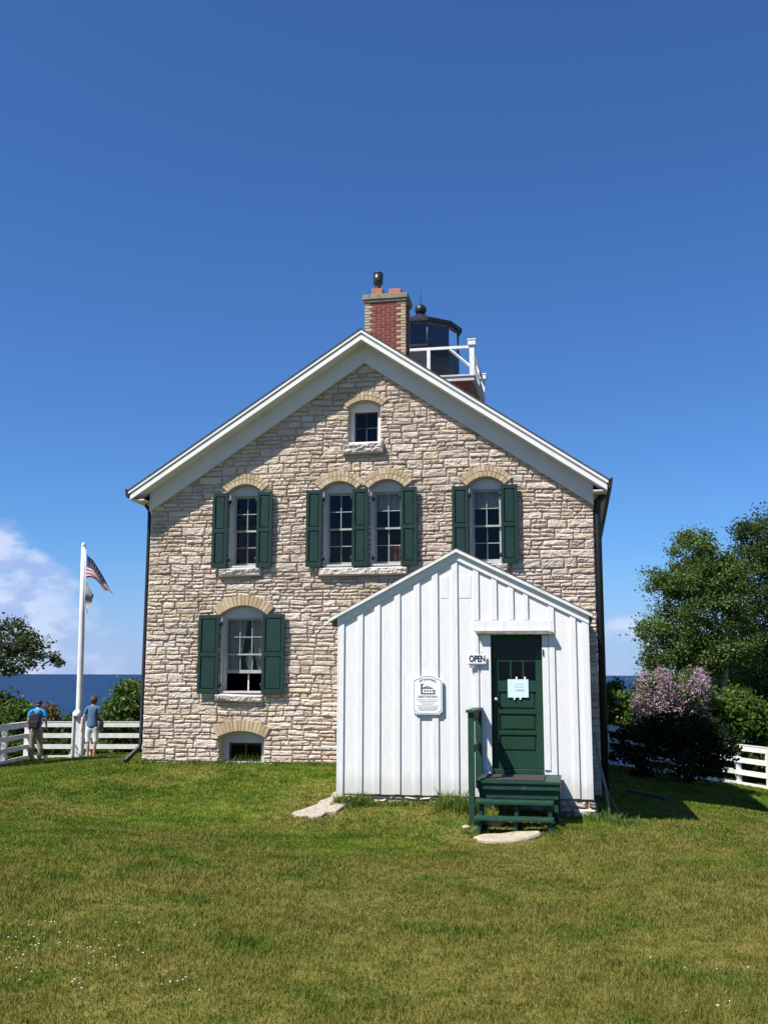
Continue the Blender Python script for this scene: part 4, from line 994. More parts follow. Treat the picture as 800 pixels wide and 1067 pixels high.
# clover flowers
V = []; F = []; T = []; n = 0
for k in range(150):
    if k < 138:
        y = random.uniform(5.6, 7.2); x = (random.uniform(0, 225) - 400) / FPX * y
    else: y = random.uniform(5.0, 6.6); x = (random.uniform(640, 800) - 400) / FPX * y
    if mnoise.noise(Vector((x * 2.0, y * 2.0, 4))) < -.05: continue
    z = ground(x, y) + random.uniform(.03, .05); r = random.uniform(.004, .0072)
    oc = [(r, 0, 0), (-r, 0, 0), (0, r, 0), (0, -r, 0), (0, 0, r * .9), (0, 0, -r)]
    V += [(x + a, y + b, z + c) for a, b, c in oc]; F += [tuple(n + i for i in f) for f in ((0, 2, 4), (2, 1, 4), (1, 3, 4), (3, 0, 4), (2, 0, 5), (1, 2, 5), (3, 1, 5), (0, 3, 5))]; T += [random.random()] * 6; n += 6
tag(npmesh('clover_flowers', np.array(V), [np.array(F)], M['clover'], tint=T), 'scattered tiny white clover heads in the near grass', 'clover', None, 'stuff')

# ------------------------------------------------------------------ FENCES
def fence(name, label, corners, zt, gaps=(0, .31, .625, .94), post_every=2.4, rail=.13, zg=None):
    """corners: list of (x,y), zt: list of top-rail centre heights at the corners."""
    root = tag(empty(name, (corners[0][0], corners[0][1], zt[0] - 1.0)), label, 'fence', 'white rail fences at the edge of the lawn'); O_ = root.location
    rails = [MB() for _ in gaps]; posts = []
    for (a, b), (za, zb) in zip(zip(corners[:-1], corners[1:]), zip(zt[:-1], zt[1:])):
        A = Vector((a[0], a[1], za)); B = Vector((b[0], b[1], zb)); L = (B.xy - A.xy).length; dv = (B - A).normalized(); nv = Vector((-dv.y, dv.x, 0)).normalized()
        for k, g in enumerate(gaps):
            off = Vector((0, 0, -g)); vs = []
            for P in (A, B):
                for t_ in (-.018, .018):
                    for h_ in (-rail / 2, rail / 2): vs.append(P + off + nv * (t_ - .05) + Vector((0, 0, h_)) - O_)
            rails[k].add(vs, [(0, 1, 3, 2), (4, 6, 7, 5), (0, 4, 5, 1), (2, 3, 7, 6), (0, 2, 6, 4), (1, 5, 7, 3)])
        nP = max(1, round(L / post_every))
        for i in range(nP + 1): posts.append(A.lerp(B, i / nP))
        cap = MB(); vs = []
        for P in (A, B):
            for t_ in (-.075, .06):
                for h_ in (rail / 2 + .003, rail / 2 + .028): vs.append(P + nv * t_ + Vector((0, 0, h_)) - O_)
        cap.add(vs, [(0, 1, 3, 2), (4, 6, 7, 5), (0, 4, 5, 1), (2, 3, 7, 6), (0, 2, 6, 4), (1, 5, 7, 3)]).build('cap_rail', mat_cap, root)
    for r in rails: r.build('rail', M['fence'], root)
    seen = []
    for P in posts:
        if any((P - s_).length < .2 for s_ in seen): continue
        seen.append(P); g_ = ground(P.x, P.y)
        MB().box(-.07 + P.x - O_.x, .07 + P.x - O_.x, P.y - O_.y - .03, P.y - O_.y + .09, g_ - .2 - O_.z, P.z + rail / 2 - O_.z).build('post', M['fence'], root, .004)
    return root
mat_cap = mat('weathered_white_cap', (.55, .55, .55), (.42, .42, .42), rough=.8)
CPI, SPI = cos(PITCH), sin(PITCH)
def ray_pt(u, v, d_):
    xn, yn = (u - 400) / FPX, -(v - 533.5) / FPX; a = CPI - yn * SPI; return (d_ * xn / a, d_, 1.6 + d_ * (SPI + yn * CPI) / a)
def px(u, d_, v=760): return ray_pt(u, v, d_)[0]
fence('rail_fence', 'white four-rail fence beyond the lawn, left of the house behind the flagpole', [(px(29, 30.5), 16), (px(29, 30.5), 30.5), (-3.2, 30.6)], [.09, .09, .10], post_every=1.72)
fence('rail_fence', 'white four-rail fence right of the house, partly hidden by the lilac', [(3.0, 29.5), (px(632, 28.2), 28.2), (px(768, 27.9), 27.9), (px(800, 26.7), 26.7), (14.6, 24.4)], [.28, ray_pt(632, 758, 28.2)[2], ray_pt(768, 778.3, 27.9)[2], ray_pt(800, 782, 26.7)[2], -.40], post_every=3.7)

# ------------------------------------------------------------------ FLAGPOLE, FLAGS
PX, PY = -8.52, 29.0; gz = ground(PX, PY)
fp = tag(empty('flagpole', (PX, PY, gz)), 'white flagpole rising from a boxed white post beside the fence', 'flagpole')
MB().tube([(0, 0, .1), (.0, 0, 1.5), (-.05, 0, 4), (-.10, 0, 5.92)], [.095, .09, .075, .06], 12).lathe([(.06, 5.90), (.062, 5.96), (.045, 6.02), (.015, 6.05)], 10, (-.10, 0)).build('pole', M['fence'], fp)
mb = MB(); mb.box(-.135, -.085, -.14, .14, -.2, 1.16); mb.box(.10, .155, -.14, .14, -.2, 1.12); mb.box(-.085, .10, -.10, -.06, -.2, 1.08)
mb.lathe([(.13, 1.15), (.12, 1.25), (.06, 1.32)], 10, (-.02, -.08)); mb.box(-.21, -.136, -.1, .0, -.2, .10)
mb.build('base', M['fence'], fp, .01)
MB().tube([(.09, -.02, 1.2), (.045, -.02, 3.5), (-.02, -.03, 5.85)], .008, 5).build('halyard', M['signwhite'], fp)
def flagmesh(name, top, bot, m, wave=.10, nu=28, nv=14, seed=0):
    def interp(P, t):
        P = np.array(P, float); s_ = np.linspace(0, 1, len(P)); return np.array([np.interp(t, s_, P[:, 0]), np.interp(t, s_, P[:, 1])])
    V = []; UV = []
    for i in range(nu + 1):
        u = i / nu; a = interp(top, u); b = interp(bot, u)
        for j in range(nv + 1):
            v = j / nv; p = a + (b - a) * v
            V.append((p[0], wave * sin(u * 5 + v * 5.0 + seed) * (.2 + u) + .05 * sin(v * 11 + u * 3) * u, p[1])); UV.append((u, 1 - v))
    F = [(i * (nv + 1) + j, (i + 1) * (nv + 1) + j, (i + 1) * (nv + 1) + j + 1, i * (nv + 1) + j + 1) for i in range(nu) for j in range(nv)]
    me = bpy.data.meshes.new(name); me.from_pydata(V, [], F); uvl = me.uv_layers.new(name='UVMap')
    for l in me.loops: uvl.data[l.index].uv = UV[l.vertex_index]
    for p_ in me.polygons: p_.use_smooth = True
    me.materials.append(m); o = bpy.data.objects.new(name, me); COL.objects.link(o); s_ = o.modifiers.new('cloth', 'SOLIDIFY'); s_.thickness = .004
    return o
def flag_material():
    m = bpy.data.materials.new('flag_cloth'); m.use_nodes = True; N = NT(m.node_tree); p = N.n['Principled BSDF']; p.inputs['Roughness'].default_value = .8
    tc_ = N.new('ShaderNodeTexCoord'); s_ = N.new('ShaderNodeSeparateXYZ'); N.l.new(tc_.outputs['UV'], s_.inputs[0]); U, V_ = s_.outputs[0], s_.outputs[1]
    st_ = N.math('LESS_THAN', N.math('MODULO', N.math('MULTIPLY', V_, 13.0), 2.0), 1.0)
    stripes = N.mix(st_, (.56, .48, .50), (.34, .012, .03))
    can = N.math('MULTIPLY', N.math('LESS_THAN', U, .66), N.math('GREATER_THAN', V_, 6 / 13))
    su = N.math('ADD', N.math('MODULO', N.math('MULTIPLY', U, 8 / .66), 1.0), -.5); sv = N.math('ADD', N.math('MODULO', N.math('MULTIPLY', N.math('SUBTRACT', V_, 6 / 13), 7 * 13 / 7), 1.0), -.5)
    rr = N.math('SQRT', N.math('ADD', N.math('MULTIPLY', su, su), N.math('MULTIPLY', sv, sv)))
    cant = N.mix(N.math('LESS_THAN', rr, .13), (.008, .010, .035), (.4, .4, .45))
    N.l.new(N.mix(can, stripes, cant), p.inputs['Base Color'])
    return m
# flag shapes are (x,z) relative to the pole foot
def fz_(pts_): return [(x - PX, z - gz) for x, z in pts_]
f1 = flagmesh('striped_flag', fz_([(-8.50, 4.95), (-8.32, 4.78), (-8.14, 4.50), (-7.95, 4.20), (-7.80, 3.95), (-7.68, 3.81)]), fz_([(-8.48, 4.28), (-8.34, 4.30), (-8.20, 4.22), (-8.08, 4.08), (-8.0, 3.92), (-7.90, 3.95)]), flag_material())
f1.location = (PX, PY - .03, gz); tag(f1, 'red and white striped flag with dark blue canton drooping from the flagpole', 'flag')
gm_ = mat('faded_blue_grey_flag_cloth', (.16, .17, .22), (.33, .28, .30), scale=4, rough=.8)
f2 = flagmesh('faded_flag', fz_([(-8.50, 4.20), (-8.40, 4.02), (-8.28, 3.82), (-8.26, 3.78)]), fz_([(-8.50, 3.60), (-8.48, 3.50), (-8.44, 3.40), (-8.41, 3.25)]), gm_, .05, seed=2)
f2.location = (PX, PY - .03, gz); tag(f2, 'smaller faded grey flag hanging limp below the striped one', 'flag')

# ------------------------------------------------------------------ PEOPLE
def skin(name, chains, rad, m, parent, lvl=2, root=0):
    """chains: list of lists of keys; rad: key -> (co, rx, ry)."""
    keys = list(rad.keys()); ix = {k: i for i, k in enumerate(keys)}; E = [(ix[a], ix[b]) for c in chains for a, b in zip(c[:-1], c[1:])]
    me = bpy.data.meshes.new('tmp'); me.from_pydata([rad[k][0] for k in keys], E, []); o = bpy.data.objects.new('tmp', me); COL.objects.link(o)
    o.modifiers.new('s', 'SKIN')
    sv = me.skin_vertices[0].data
    for i, k in enumerate(keys): sv[i].radius = (rad[k][1], rad[k][2]); sv[i].use_root = (i == root)
    sd = o.modifiers.new('d', 'SUBSURF'); sd.levels = lvl; sd.render_levels = lvl
    dg = bpy.context.evaluated_depsgraph_get(); me2 = bpy.data.meshes.new_from_object(o.evaluated_get(dg)); bpy.data.objects.remove(o)
    me2.name = name; me2.materials.clear(); me2.materials.append(m)
    for p_ in me2.polygons: p_.use_smooth = True
    ob = bpy.data.objects.new(name, me2); COL.objects.link(ob); ob.parent = parent; return ob
def hand(rad, chains, wrist, base, dirv, side, sc=1.0):
    """five fingers from the palm; dirv = direction of the fingers, side = thumb direction."""
    d_ = Vector(dirv).normalized(); s_ = Vector(side).normalized(); b = Vector(base)
    pk = wrist + '_palm'; rad[pk] = (tuple(b + d_ * .05), .036, .016); chains.append([wrist, pk])
    for i, (o_, l_) in enumerate(((.030, .070), (.010, .080), (-.010, .075), (-.030, .058))):
        a = b + d_ * .085 + s_ * o_; k1, k2, k3 = [wrist + f'_f{i}{j}' for j in range(3)]
        bend = Vector((0, .012, 0)); rad[k1] = (tuple(a), .009, .009); rad[k2] = (tuple(a + d_ * l_ * .55 + bend * .4), .008, .008); rad[k3] = (tuple(a + d_ * l_ + bend * 1.6), .006, .006)
        chains.append([pk, k1, k2, k3])
    k1, k2 = wrist + '_t0', wrist + '_t1'; rad[k1] = (tuple(b + d_ * .04 + s_ * .045), .011, .011); rad[k2] = (tuple(b + d_ * .085 + s_ * .062 + Vector((0, .01, 0))), .008, .008); chains.append([pk, k1, k2])
def body(pose, hs_):
    """pose: dict of joints -> co."""
    P = pose; R = {}
    R['pelvis'] = (P['pelvis'], .125, .095); R['waist'] = (P['waist'], .115, .085); R['chest'] = (P['chest'], .135, .095); R['shoulders'] = (P['shoulders'], .10, .075)
    R['neck'] = (P['neck'], .048, .052); R['jaw'] = (P['jaw'], .062, .078); R['head'] = (P['head'], .078, .098); R['crown'] = (P['crown'], .06, .075)
    ch = [['pelvis', 'waist', 'chest', 'shoulders', 'neck', 'jaw', 'head', 'crown']]
    for s_ in 'LR':
        R['sh' + s_] = (P['sh' + s_], .052, .052); R['el' + s_] = (P['el' + s_], .038, .038); R['wr' + s_] = (P['wr' + s_], .025, .022)
        R['hip' + s_] = (P['hip' + s_], .085, .085); R['kn' + s_] = (P['kn' + s_], .054, .056); R['ca' + s_] = (P['ca' + s_], .050, .052); R['an' + s_] = (P['an' + s_], .034, .038); R['he' + s_] = (P['he' + s_], .036, .04); R['to' + s_] = (P['to' + s_], .040, .026)
        ch += [['shoulders', 'sh' + s_, 'el' + s_, 'wr' + s_], ['pelvis', 'hip' + s_, 'kn' + s_, 'ca' + s_, 'an' + s_, 'he' + s_, 'to' + s_]]
        d_ = Vector(P['wr' + s_]) - Vector(P['el' + s_]); hand(R, ch, 'wr' + s_, P['wr' + s_], d_, (.3 if s_ == 'L' else -.3, .95, 0))
    return R, ch
def ears_face(parent, hc, m):
    mb = MB(); h = Vector(hc)
    for sx in (-1, 1):
        mb.lathe([(.008, -.03), (.016, -.015), (.018, .01), (.01, .028)], 8, (h.x + sx * .078, h.y - .0)); 
    mb.v = [(x, y, z + h.z if abs(z) < .1 else z) for x, y, z in mb.v]
    mb.build('ears', m, parent)
    f = MB(); f.add([(h.x, h.y + .098, h.z + .01), (h.x - .014, h.y + .095, h.z - .03), (h.x + .014, h.y + .095, h.z - .03), (h.x, h.y + .122, h.z - .026)], [(0, 1, 3), (0, 3, 2), (1, 2, 3), (0, 2, 1)]); f.build('nose', m, parent)
    e = MB()
    for sx in (-1, 1): e.lathe([(.004, h.z + .010), (.010, h.z + .015), (.004, h.z + .022)], 8, (h.x + sx * .032, h.y + .088))
    e.box(h.x - .022, h.x + .022, h.y + .086, h.y + .098, h.z - .052, h.z - .046); e.build('eyes_and_mouth', mat('dark_eyes_' + parent.name[-3:].replace('.', ''), (.06, .03, .03), None, rough=.4), parent)

# man with backpack: local +y is away from the camera (he faces the lake)
mx_, my_ = -9.83, 29.45; mz = ground(mx_, my_)
man = tag(empty('person', (mx_, my_, mz)), 'person in a bright blue shirt, black cap and khaki trousers at the white fence', 'person')
Pm = dict(pelvis=(0, 0, .90), waist=(0, .0, 1.05), chest=(0, .01, 1.24), shoulders=(0, .01, 1.37), neck=(0, .035, 1.45), jaw=(0, .07, 1.51), head=(0, .075, 1.58), crown=(0, .07, 1.64),
          shL=(-.19, .01, 1.36), shR=(.19, .01, 1.36), elL=(-.255, .0, 1.10), elR=(.255, .0, 1.10), wrL=(-.235, .15, .91), wrR=(.235, .15, .91),
          hipL=(-.095, 0, .86), hipR=(.095, 0, .86), knL=(-.115, .02, .48), knR=(.12, .02, .48), caL=(-.118, -.01, .32), caR=(.124, -.01, .32), anL=(-.12, -.01, .09), anR=(.13, -.01, .09), heL=(-.12, -.01, .045), heR=(.13, -.01, .045), toL=(-.14, .15, .035), toR=(.155, .15, .035))
R, C_ = body(Pm, 1); skin('body', C_, R, M['skin'], man); ears_face(man, (0, .075, 1.57), M['skin'])
R = {'a': ((0, 0, .91), .155, .115), 'b': ((0, 0, 1.08), .150, .112), 'c': ((0, .01, 1.25), .165, .118), 'd': ((0, .01, 1.385), .115, .085), 'l': ((-.19, .01, 1.365), .068, .068), 'l2': ((-.235, .005, 1.19), .066, .066), 'r': ((.19, .01, 1.365), .068, .068), 'r2': ((.235, .005, 1.19), .066, .066), 'n': ((0, .03, 1.43), .06, .06)}
skin('shirt', [['a', 'b', 'c', 'd', 'n'], ['d', 'l', 'l2'], ['d', 'r', 'r2']], R, M['bluetee'], man)
def trousers(par, m, bottom=.07, wide=.085, waist=.96, spread=.0, name='trousers'):
    R = {'w': ((0, 0, waist), .145, .11), 'p': ((0, 0, .86), .15, .115)}
    ch = [['w', 'p']]
    for s_, sg in (('l', -1), ('r', 1)):
        R[s_ + '0'] = ((sg * .10, 0, .76), .098, .10); R[s_ + '1'] = ((sg * (.115 + spread * .5), .01, .48), .078, .08); R[s_ + '2'] = ((sg * (.122 + spread), -.005, bottom), wide, wide)
        if bottom < .2: R[s_ + '15'] = ((sg * .12, 0, .25), .076, .08); ch.append(['p', s_ + '0', s_ + '1', s_ + '15', s_ + '2'])
        else: ch.append(['p', s_ + '0', s_ + '1', s_ + '2'])
    return skin(name, ch, R, m, par)
trousers(man, M['khaki'])
for sg in (-1, 1):
    skin('shoe', [['a', 'b', 'c']], {'a': ((sg * .125, -.04, .045), .045, .04), 'b': ((sg * .13, .06, .045), .046, .036), 'c': ((sg * .145, .17, .035), .042, .03)}, M['blackcloth'], man)
MB().lathe([(.088, 1.575), (.094, 1.61), (.085, 1.655), (.05, 1.685), (.01, 1.69)], 16, (0, .075)).box(-.065, .065, .15, .26, 1.585, 1.600).build('cap', M['blackcloth'], man, .004)
MB().lathe([(.080, 1.50), (.087, 1.54), (.085, 1.58)], 14, (0, .066)).build('hair', M['hair'], man)
bp = tag(empty('backpack', (mx_, my_ - .17, mz + 1.12)), 'black backpack worn by the person in the blue shirt', 'backpack')
bm_ = MB(); prof = [(-.14, -.22), (.14, -.22), (.155, -.05), (.145, .12), (.09, .21), (-.09, .21), (-.145, .12), (-.155, -.05)]
bm_.prism(prof, -.10, .07); bm_.build('bag', M['blackcloth'], bp, .03)
MB().prism([(-.11, -.19), (.11, -.19), (.115, .0), (-.115, .0)], -.145, -.10).build('front_pocket', M['blackcloth'], bp, .015)
st_ = MB()
for sg in (-1, 1): st_.tube([(sg * .07, -.02, .18), (sg * .10, .06, .27), (sg * .12, .17, .285), (sg * .125, .29, .20)], .020, 6).tube([(sg * .13, .02, -.16), (sg * .165, .12, -.10), (sg * .16, .22, .0)], .010, 6)
st_.build('strap', M['blackcloth'], bp)
# woman with bag
wx_, wy_ = -8.06, 28.75; wz = ground(wx_, wy_)
wom = tag(empty('person', (wx_, wy_, wz)), 'person in a denim blue top and white cropped trousers right of the flagpole', 'person')
Pw = dict(pelvis=(0, 0, .88), waist=(0, .0, 1.02), chest=(0, .01, 1.20), shoulders=(0, .01, 1.33), neck=(0, .03, 1.41), jaw=(0, .055, 1.47), head=(0, .06, 1.54), crown=(0, .055, 1.59),
          shL=(-.17, .01, 1.32), shR=(.17, .01, 1.32), elL=(-.245, -.01, 1.06), elR=(.225, .03, 1.07), wrL=(-.285, .04, .82), wrR=(.15, .20, .95),
          hipL=(-.09, 0, .84), hipR=(.09, 0, .84), knL=(-.10, .02, .47), knR=(.10, .02, .47), caL=(-.095, -.01, .32), caR=(.095, -.01, .32), anL=(-.085, -.01, .09), anR=(.085, -.01, .09), heL=(-.085, -.01, .045), heR=(.085, -.01, .045), toL=(-.10, .14, .035), toR=(.11, .14, .035))
R, C_ = body(Pw, 1); skin('body', C_, R, M['skin'], wom); ears_face(wom, (0, .06, 1.53), M['skin'])
R = {'a': ((0, 0, .76), .185, .14), 'a2': ((0, 0, .90), .175, .135), 'b': ((0, 0, 1.04), .140, .115), 'c': ((0, .01, 1.20), .155, .12), 'd': ((0, .01, 1.345), .10, .08), 'l': ((-.17, .01, 1.325), .066, .066), 'l2': ((-.215, .0, 1.15), .064, .064), 'r': ((.17, .01, 1.325), .066, .066), 'r2': ((.215, .02, 1.15), .064, .064), 'n': ((0, .03, 1.385), .06, .06)}
skin('blouse', [['a', 'a2', 'b', 'c', 'd', 'n'], ['d', 'l', 'l2'], ['d', 'r', 'r2']], R, M['denim'], wom)
trousers(wom, M['whitecloth'], .36, .075, .9, spread=-.02)
for sg in (-1, 1):
    skin('shoe', [['a', 'b', 'c']], {'a': ((sg * .088, -.035, .035), .04, .032), 'b': ((sg * .092, .06, .035), .04, .03), 'c': ((sg * .105, .16, .03), .038, .025)}, M['whitecloth'], wom)
bm = bmesh.new(); bmesh.ops.create_icosphere(bm, subdivisions=4, radius=1)
for v in bm.verts:
    n_ = v.co.normalized(); v.co = Vector((n_.x * .105, n_.y * .118, n_.z * .125)) * (1 + .09 * mnoise.noise(n_ * 6)); v.co += Vector((0, .045, 1.555))
bmesh.ops.delete(bm, geom=[f for f in bm.faces if f.calc_center_median().z < 1.46 or (f.calc_center_median().y > .10 and f.calc_center_median().z < 1.60)], context='FACES')
me = bpy.data.meshes.new('hair'); bm.to_mesh(me); bm.free(); me.materials.append(M['hair']); o = bpy.data.objects.new('hair', me); COL.objects.link(o); o.parent = wom
hb_ = tag(empty('handbag', (wx_ + .235, wy_ + .0, wz + .86)), 'black handbag at the hip of the person in white trousers', 'handbag')
MB().prism([(-.045, -.14), (.05, -.13), (.06, .10), (-.04, .13)], -.12, .12).build('bag', M['blackcloth'], hb_, .03)
MB().tube([(.0, .05, .12), (-.03, .08, .30), (-.07, .03, .50), (-.16, -.01, .53)], .010, 6).build('strap', M['blackcloth'], hb_)

# ------------------------------------------------------------------ TREES, SHRUBS
def leaves(centres, radii, per, size, rng, flat=.6, tintb=None):
    """leaf quads scattered in gaussian clumps."""
    n = len(centres) * per; C_ = np.repeat(centres, per, 0); Rr = np.repeat(radii, per)
    P = C_ + rng.normal(0, 1, (n, 3)) * (Rr * .5)[:, None] * np.array([1, 1, flat])
    d1 = rng.normal(0, 1, (n, 3)); d1 /= np.linalg.norm(d1, axis=1)[:, None]; up = rng.normal(0, 1, (n, 3)) + np.array([0, 0, .6])
    d2 = np.cross(d1, up); d2 /= np.linalg.norm(d2, axis=1)[:, None] + 1e-9
    s_ = size * rng.uniform(.6, 1.35, n)[:, None]
    V = np.stack([P - d1 * s_ * .6, P + d2 * s_ * .36, P + d1 * s_ * .6, P - d2 * s_ * .36], 1).reshape(-1, 3)
    b = np.arange(n) * 4; F = np.stack([b, b + 1, b + 2, b + 3], -1)
    tc_ = np.repeat(rng.uniform(0, 1, len(centres)) if tintb is None else tintb, per)
    return V, F, np.repeat(np.clip(tc_ * .55 + rng.uniform(0, .45, n), 0, 1), 4)
def lobe_points(lobes, rng):
    Cs = []; Rs = []
    for (c, r, k, cr) in lobes:
        n = k; d_ = rng.normal(0, 1, (n, 3)); d_ /= np.linalg.norm(d_, axis=1)[:, None]; rad = rng.uniform(.3, 1.12, n) ** .7
        Cs.append(np.array(c) + d_ * rad[:, None] * np.array(r)); Rs.append(np.full(n, cr) * rng.uniform(.6, 1.3, n))
    return np.concatenate(Cs), np.concatenate(Rs)
def tree(name, base, trunk, lobes, lm, bm_, label, cat, seed, per=60, size=.09, tr=.14, group=None, flat=.7, nbr=60, flower=None):
    """base (x,y), trunk list of (x,y,z) world points; lobes (centre, radii, number of clumps, clump radius) in world space."""
    rng = np.random.default_rng(seed); bz = ground(*base); root = tag(empty(name, (base[0], base[1], bz)), label, cat, group); B = np.array([base[0], base[1], bz])
    C_, R_2 = lobe_points(lobes, rng); V, F, T = leaves(C_, R_2, per, size, rng, flat)
    npmesh('crown', V - B, [F], lm, root, tint=T)
    tp = [Vector((base[0], base[1], bz - .3))] + [Vector(t) for t in trunk]; tl = [p - Vector(B) for p in tp]
    mb = MB(); mb.tube(tl, list(np.linspace(tr, tr * .25, len(tl))), 9)
    mb.build('trunk', bm_, root)
    bb = MB(); sel = rng.permutation(len(C_))[:nbr]
    # trunk samples
    samp = []
    for a, b in zip(tp[:-1], tp[1:]):
        for t_ in np.linspace(0, 1, 6): samp.append(a.lerp(b, t_))
    for i in sel:
        c = Vector(C_[i]); best = min(samp[3:], key=lambda s_: (s_ - c).length + max(0, s_.z - c.z + .25 * (s_.xy - c.xy).length) * 2.5)
        mid = best.lerp(c, .5) + Vector((rng.normal(0, .08), rng.normal(0, .08), rng.normal(.08, .08))); L = (c - best).length
        bb.tube([best - Vector(B), mid - Vector(B), c - Vector(B)], [.010 + .010 * L, .008 + .005 * L, .004], 5, cap=False)
    bb.build('branches', bm_, root)
    if flower:
        fc, fr_, fper, fs_, fm = flower; V, F, T = leaves(fc, fr_, fper, fs_, rng, 1.3); npmesh('blossom', V - B, [F], fm, root, tint=T)
    return root
def pz(u, v, d_): return ray_pt(u, v, d_)
def L(u, v, d_, ru, rv, rd, k, cr):
    s_ = d_ / FPX; return (pz(u, v, d_), (ru * s_, rd, rv * s_), k, cr)

D = 33
tree('birch_tree', (px(750, D), D), [pz(752, 740, D), pz(757, 690, D), pz(745, 640, D), pz(728, 590, D), pz(722, 560, D)],
     [L(722, 568, D, 20, 22, .8, 34, .34), L(718, 605, D, 34, 26, 1.2, 60, .38), L(700, 612, D, 24, 12, .8, 18, .30), L(735, 640, D, 48, 30, 1.5, 95, .40), L(700, 655, D, 30, 22, 1.1, 38, .36), L(745, 680, D, 45, 30, 1.5, 80, .40),
      L(700, 690, D, 30, 14, 1.0, 26, .34), L(685, 600, D, 14, 10, .6, 7, .28), L(682, 655, D, 16, 8, .6, 8, .26), L(680, 683, D, 12, 8, .5, 6, .25), L(745, 600, D, 24, 30, 1.2, 40, .36), L(762, 612, D, 20, 26, 1.2, 36, .36), L(758, 585, D, 10, 10, .8, 8, .3)],
     M['leaf_birch'], M['birchbark'], 'pale-barked birch behind the fence, nearest to the house of the two tall trees', 'tree', 21, per=110, size=.075, tr=.13, group='tall trees right of the house', nbr=90)
D = 35
tree('broadleaf_tree', (px(812, D), D), [pz(812, 720, D), pz(806, 650, D), pz(800, 590, D), pz(806, 545, D)],
     [L(800, 560, D, 28, 30, 1.3, 70, .42), L(795, 600, D, 34, 34, 1.5, 90, .42), L(800, 650, D, 44, 36, 1.7, 110, .42), L(785, 700, D, 40, 34, 1.6, 90, .42), L(850, 620, D, 40, 60, 2.0, 110, .45), L(776, 560, D, 12, 14, .8, 10, .3), L(840, 720, D, 50, 40, 2, 90, .45)],
     M['leaf_dark'], M['bark'], 'dark leafy tree cut off by the right edge of the photo', 'tree', 22, per=110, size=.082, tr=.18, group='tall trees right of the house', nbr=90)
D = 37
tree('broadleaf_tree', (px(735, D), D), [pz(735, 735, D), pz(740, 700, D), pz(738, 670, D)], [L(735, 700, D, 60, 34, 2, 110, .5), L(770, 735, D, 80, 24, 2, 110, .5), L(700, 735, D, 45, 20, 1.5, 60, .45)],
     M['leaf_dark'], M['bark'], 'low shadowy tree filling the gap beneath the birch', 'tree', 23, per=95, size=.10, tr=.12, nbr=30)
def shrub(name, u, d_, lobes, lm, label, seed, cat='shrub', **kw):
    b = (px(u, d_), d_); gz_ = ground(*b); top = max(l[0][2] for l in lobes)
    return tree(name, b, [(b[0], b[1], gz_ + .3), (b[0], b[1], max(gz_ + .6, (gz_ + top) / 2))], lobes, lm, M['bark'], label, cat, seed, tr=.06, **kw)
D = 30.3
shrub('leafy_shrub', 775, D, [L(765, 742, D, 26, 22, .8, 60, .30), L(795, 752, D, 28, 20, .8, 60, .30), L(822, 758, D, 24, 22, .8, 40, .30), L(750, 735, D, 14, 14, .6, 20, .28), L(748, 765, D, 18, 14, .7, 26, .28), L(790, 785, D, 36, 16, .7, 50, .3)], M['leaf_bright'], 'bright green shrub right behind the fence at the right edge', 24, per=60, size=.115, nbr=30)
D = 31
shrub('leafy_shrub', 636, D, [L(634, 728, D, 16, 18, .7, 34, .26), L(640, 745, D, 18, 14, .7, 30, .26), L(655, 738, D, 10, 14, .6, 14, .24), L(620, 740, D, 18, 22, .8, 20, .3)], M['leaf_bright'], 'yellow-green shrub between the house wall and the lilac', 25, per=55, size=.10, nbr=20)
# lilac, and the dark bush in the shade before it
D = 29.6; rng = np.random.default_rng(77)
ll = [L(685, 724, D, 30, 26, .7, 60, .26), L(716, 724, D, 26, 26, .7, 60, .26), L(700, 755, D, 44, 24, .7, 80, .28)]
fcs = []
for (u, v, ru, rv, k) in ((680, 717, 25, 21, 66), (715, 715, 23, 20, 70), (697, 737, 38, 14, 56), (670, 736, 15, 18, 24)):
    for _ in range(k):
        a = rng.uniform(0, 2 * pi); r_ = sqrt(rng.uniform(0, 1)); c = pz(u + cos(a) * r_ * ru, v + sin(a) * r_ * rv, D); fcs.append((c[0], c[1] - sqrt(max(0, 1 - r_ * r_)) * .65 - .12 + rng.normal(0, .10), c[2]))
shrub('lilac_bush', 700, D, ll, M['leaf_mid'], 'tall lilac bush crowned with purple blossom just beyond the right fence', 26, per=60, size=.085, nbr=50, flower=(np.array(fcs), np.full(len(fcs), .12), 34, .050, M['lilacflower']))
D = 23.6
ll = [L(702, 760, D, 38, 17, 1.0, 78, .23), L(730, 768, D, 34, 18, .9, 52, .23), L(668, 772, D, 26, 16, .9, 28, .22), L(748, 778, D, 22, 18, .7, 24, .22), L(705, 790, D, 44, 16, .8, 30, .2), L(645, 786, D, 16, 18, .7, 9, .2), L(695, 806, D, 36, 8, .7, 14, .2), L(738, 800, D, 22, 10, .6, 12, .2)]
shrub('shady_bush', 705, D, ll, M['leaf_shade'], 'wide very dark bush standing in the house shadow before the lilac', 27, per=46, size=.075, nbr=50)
D = 31.5
shrub('leafy_shrub', 690, D, [L(650, 772, D, 30, 14, .6, 40, .3), L(700, 778, D, 40, 14, .6, 55, .3), L(745, 785, D, 30, 14, .6, 40, .3), L(690, 800, D, 60, 10, .6, 60, .3), L(760, 806, D, 50, 10, .6, 46, .3), L(820, 806, D, 40, 14, .6, 36, .3)], M['leaf_dark'], 'low dark shrub filling the ground behind the right fence', 28, per=50, size=.10, nbr=14)
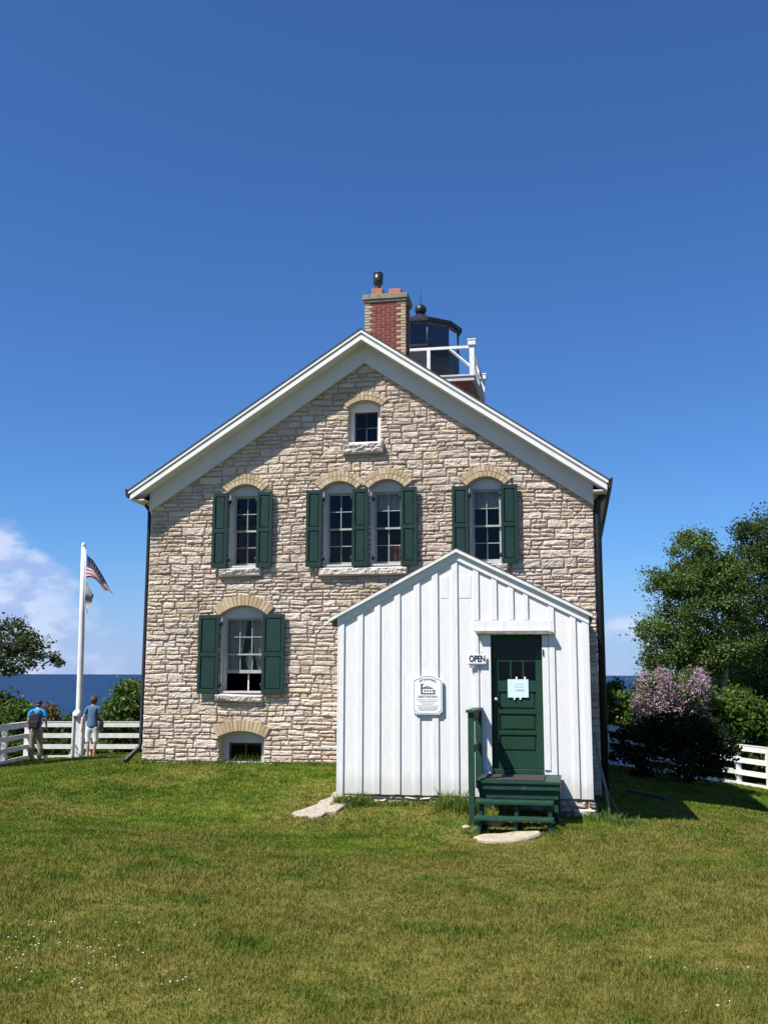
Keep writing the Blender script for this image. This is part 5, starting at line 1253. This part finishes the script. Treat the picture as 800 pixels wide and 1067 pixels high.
# left side
D = 26
tree('broadleaf_tree', (px(-120, D), D), [pz(-118, 730, D), pz(-105, 690, D), pz(-70, 665, D), pz(-25, 668, D), pz(20, 680, D)],
     [L(-2, 672, D, 24, 24, .9, 60, .24), L(28, 668, D, 14, 10, .5, 18, .22), L(14, 652, D, 12, 8, .4, 10, .2), L(-5, 690, D, 20, 12, .7, 30, .22), L(34, 686, D, 14, 8, .5, 15, .2), L(52, 687, D, 9, 5, .3, 7, .16), L(61, 692, D, 4, 3, .2, 3, .12), L(15, 700, D, 12, 5, .4, 9, .18), L(40, 674, D, 8, 5, .3, 5, .17),
      L(-62, 655, D, 42, 34, 1.6, 150, .32), L(-140, 640, D, 60, 55, 2.2, 200, .4)],
     M['leaf_ash'], M['bark'], 'sparse-leaved tree reaching in over the lake from the left edge', 'tree', 31, per=34, size=.075, tr=.16, nbr=150)
D = 33
shrub('leafy_shrub', 4, D, [L(0, 733, D, 14, 14, .7, 30, .3), L(-14, 745, D, 18, 20, .9, 40, .3), L(5, 760, D, 14, 14, .7, 24, .3)], M['leaf_dark'], 'dark shrub behind the fence at the left edge', 32, per=55, size=.11, nbr=14, group='shrubs behind the left fence')
D = 32.5
shrub('leafy_shrub', 22, D, [L(20, 748, D, 15, 14, .6, 36, .28), L(31, 755, D, 10, 12, .5, 20, .26), L(18, 775, D, 24, 14, .6, 36, .28)], M['leaf_mid'], 'mid green shrub behind the person with the backpack', 33, per=55, size=.10, nbr=14, group='shrubs behind the left fence')
D = 32
shrub('leafy_shrub', 51, D, [L(51, 746, D, 8, 9, .5, 20, .22), L(54, 756, D, 10, 8, .5, 14, .22)], M['leaf_rust'], 'rusty brown shrub between the two standing people', 34, per=50, size=.085, nbr=10, group='shrubs behind the left fence')
shrub('leafy_shrub', 66, D, [L(68, 764, D, 18, 12, .6, 34, .24), L(45, 778, D, 24, 10, .6, 34, .25), L(72, 751, D, 6, 4, .3, 6, .18), L(90, 780, D, 22, 9, .5, 24, .25), L(35, 790, D, 34, 8, .5, 40, .25), L(0, 786, D, 26, 12, .5, 36, .25)], M['leaf_mid'], 'low green shrub seen through the fence left of the flagpole', 35, per=50, size=.09, nbr=10, group='shrubs behind the left fence')
D = 34
shrub('leafy_shrub', 135, D, [L(140, 728, D, 16, 18, .9, 50, .34), L(126, 745, D, 17, 17, .9, 56, .34), L(112, 757, D, 14, 12, .8, 36, .3), L(145, 760, D, 26, 22, 1, 60, .34), L(160, 725, D, 18, 20, .9, 40, .34), L(118, 775, D, 30, 10, .8, 40, .3), L(150, 782, D, 24, 10, .8, 30, .3)], M['leaf_mid'], 'big rounded green shrub against the left side of the house', 36, per=65, size=.11, nbr=24, group='shrubs behind the left fence')
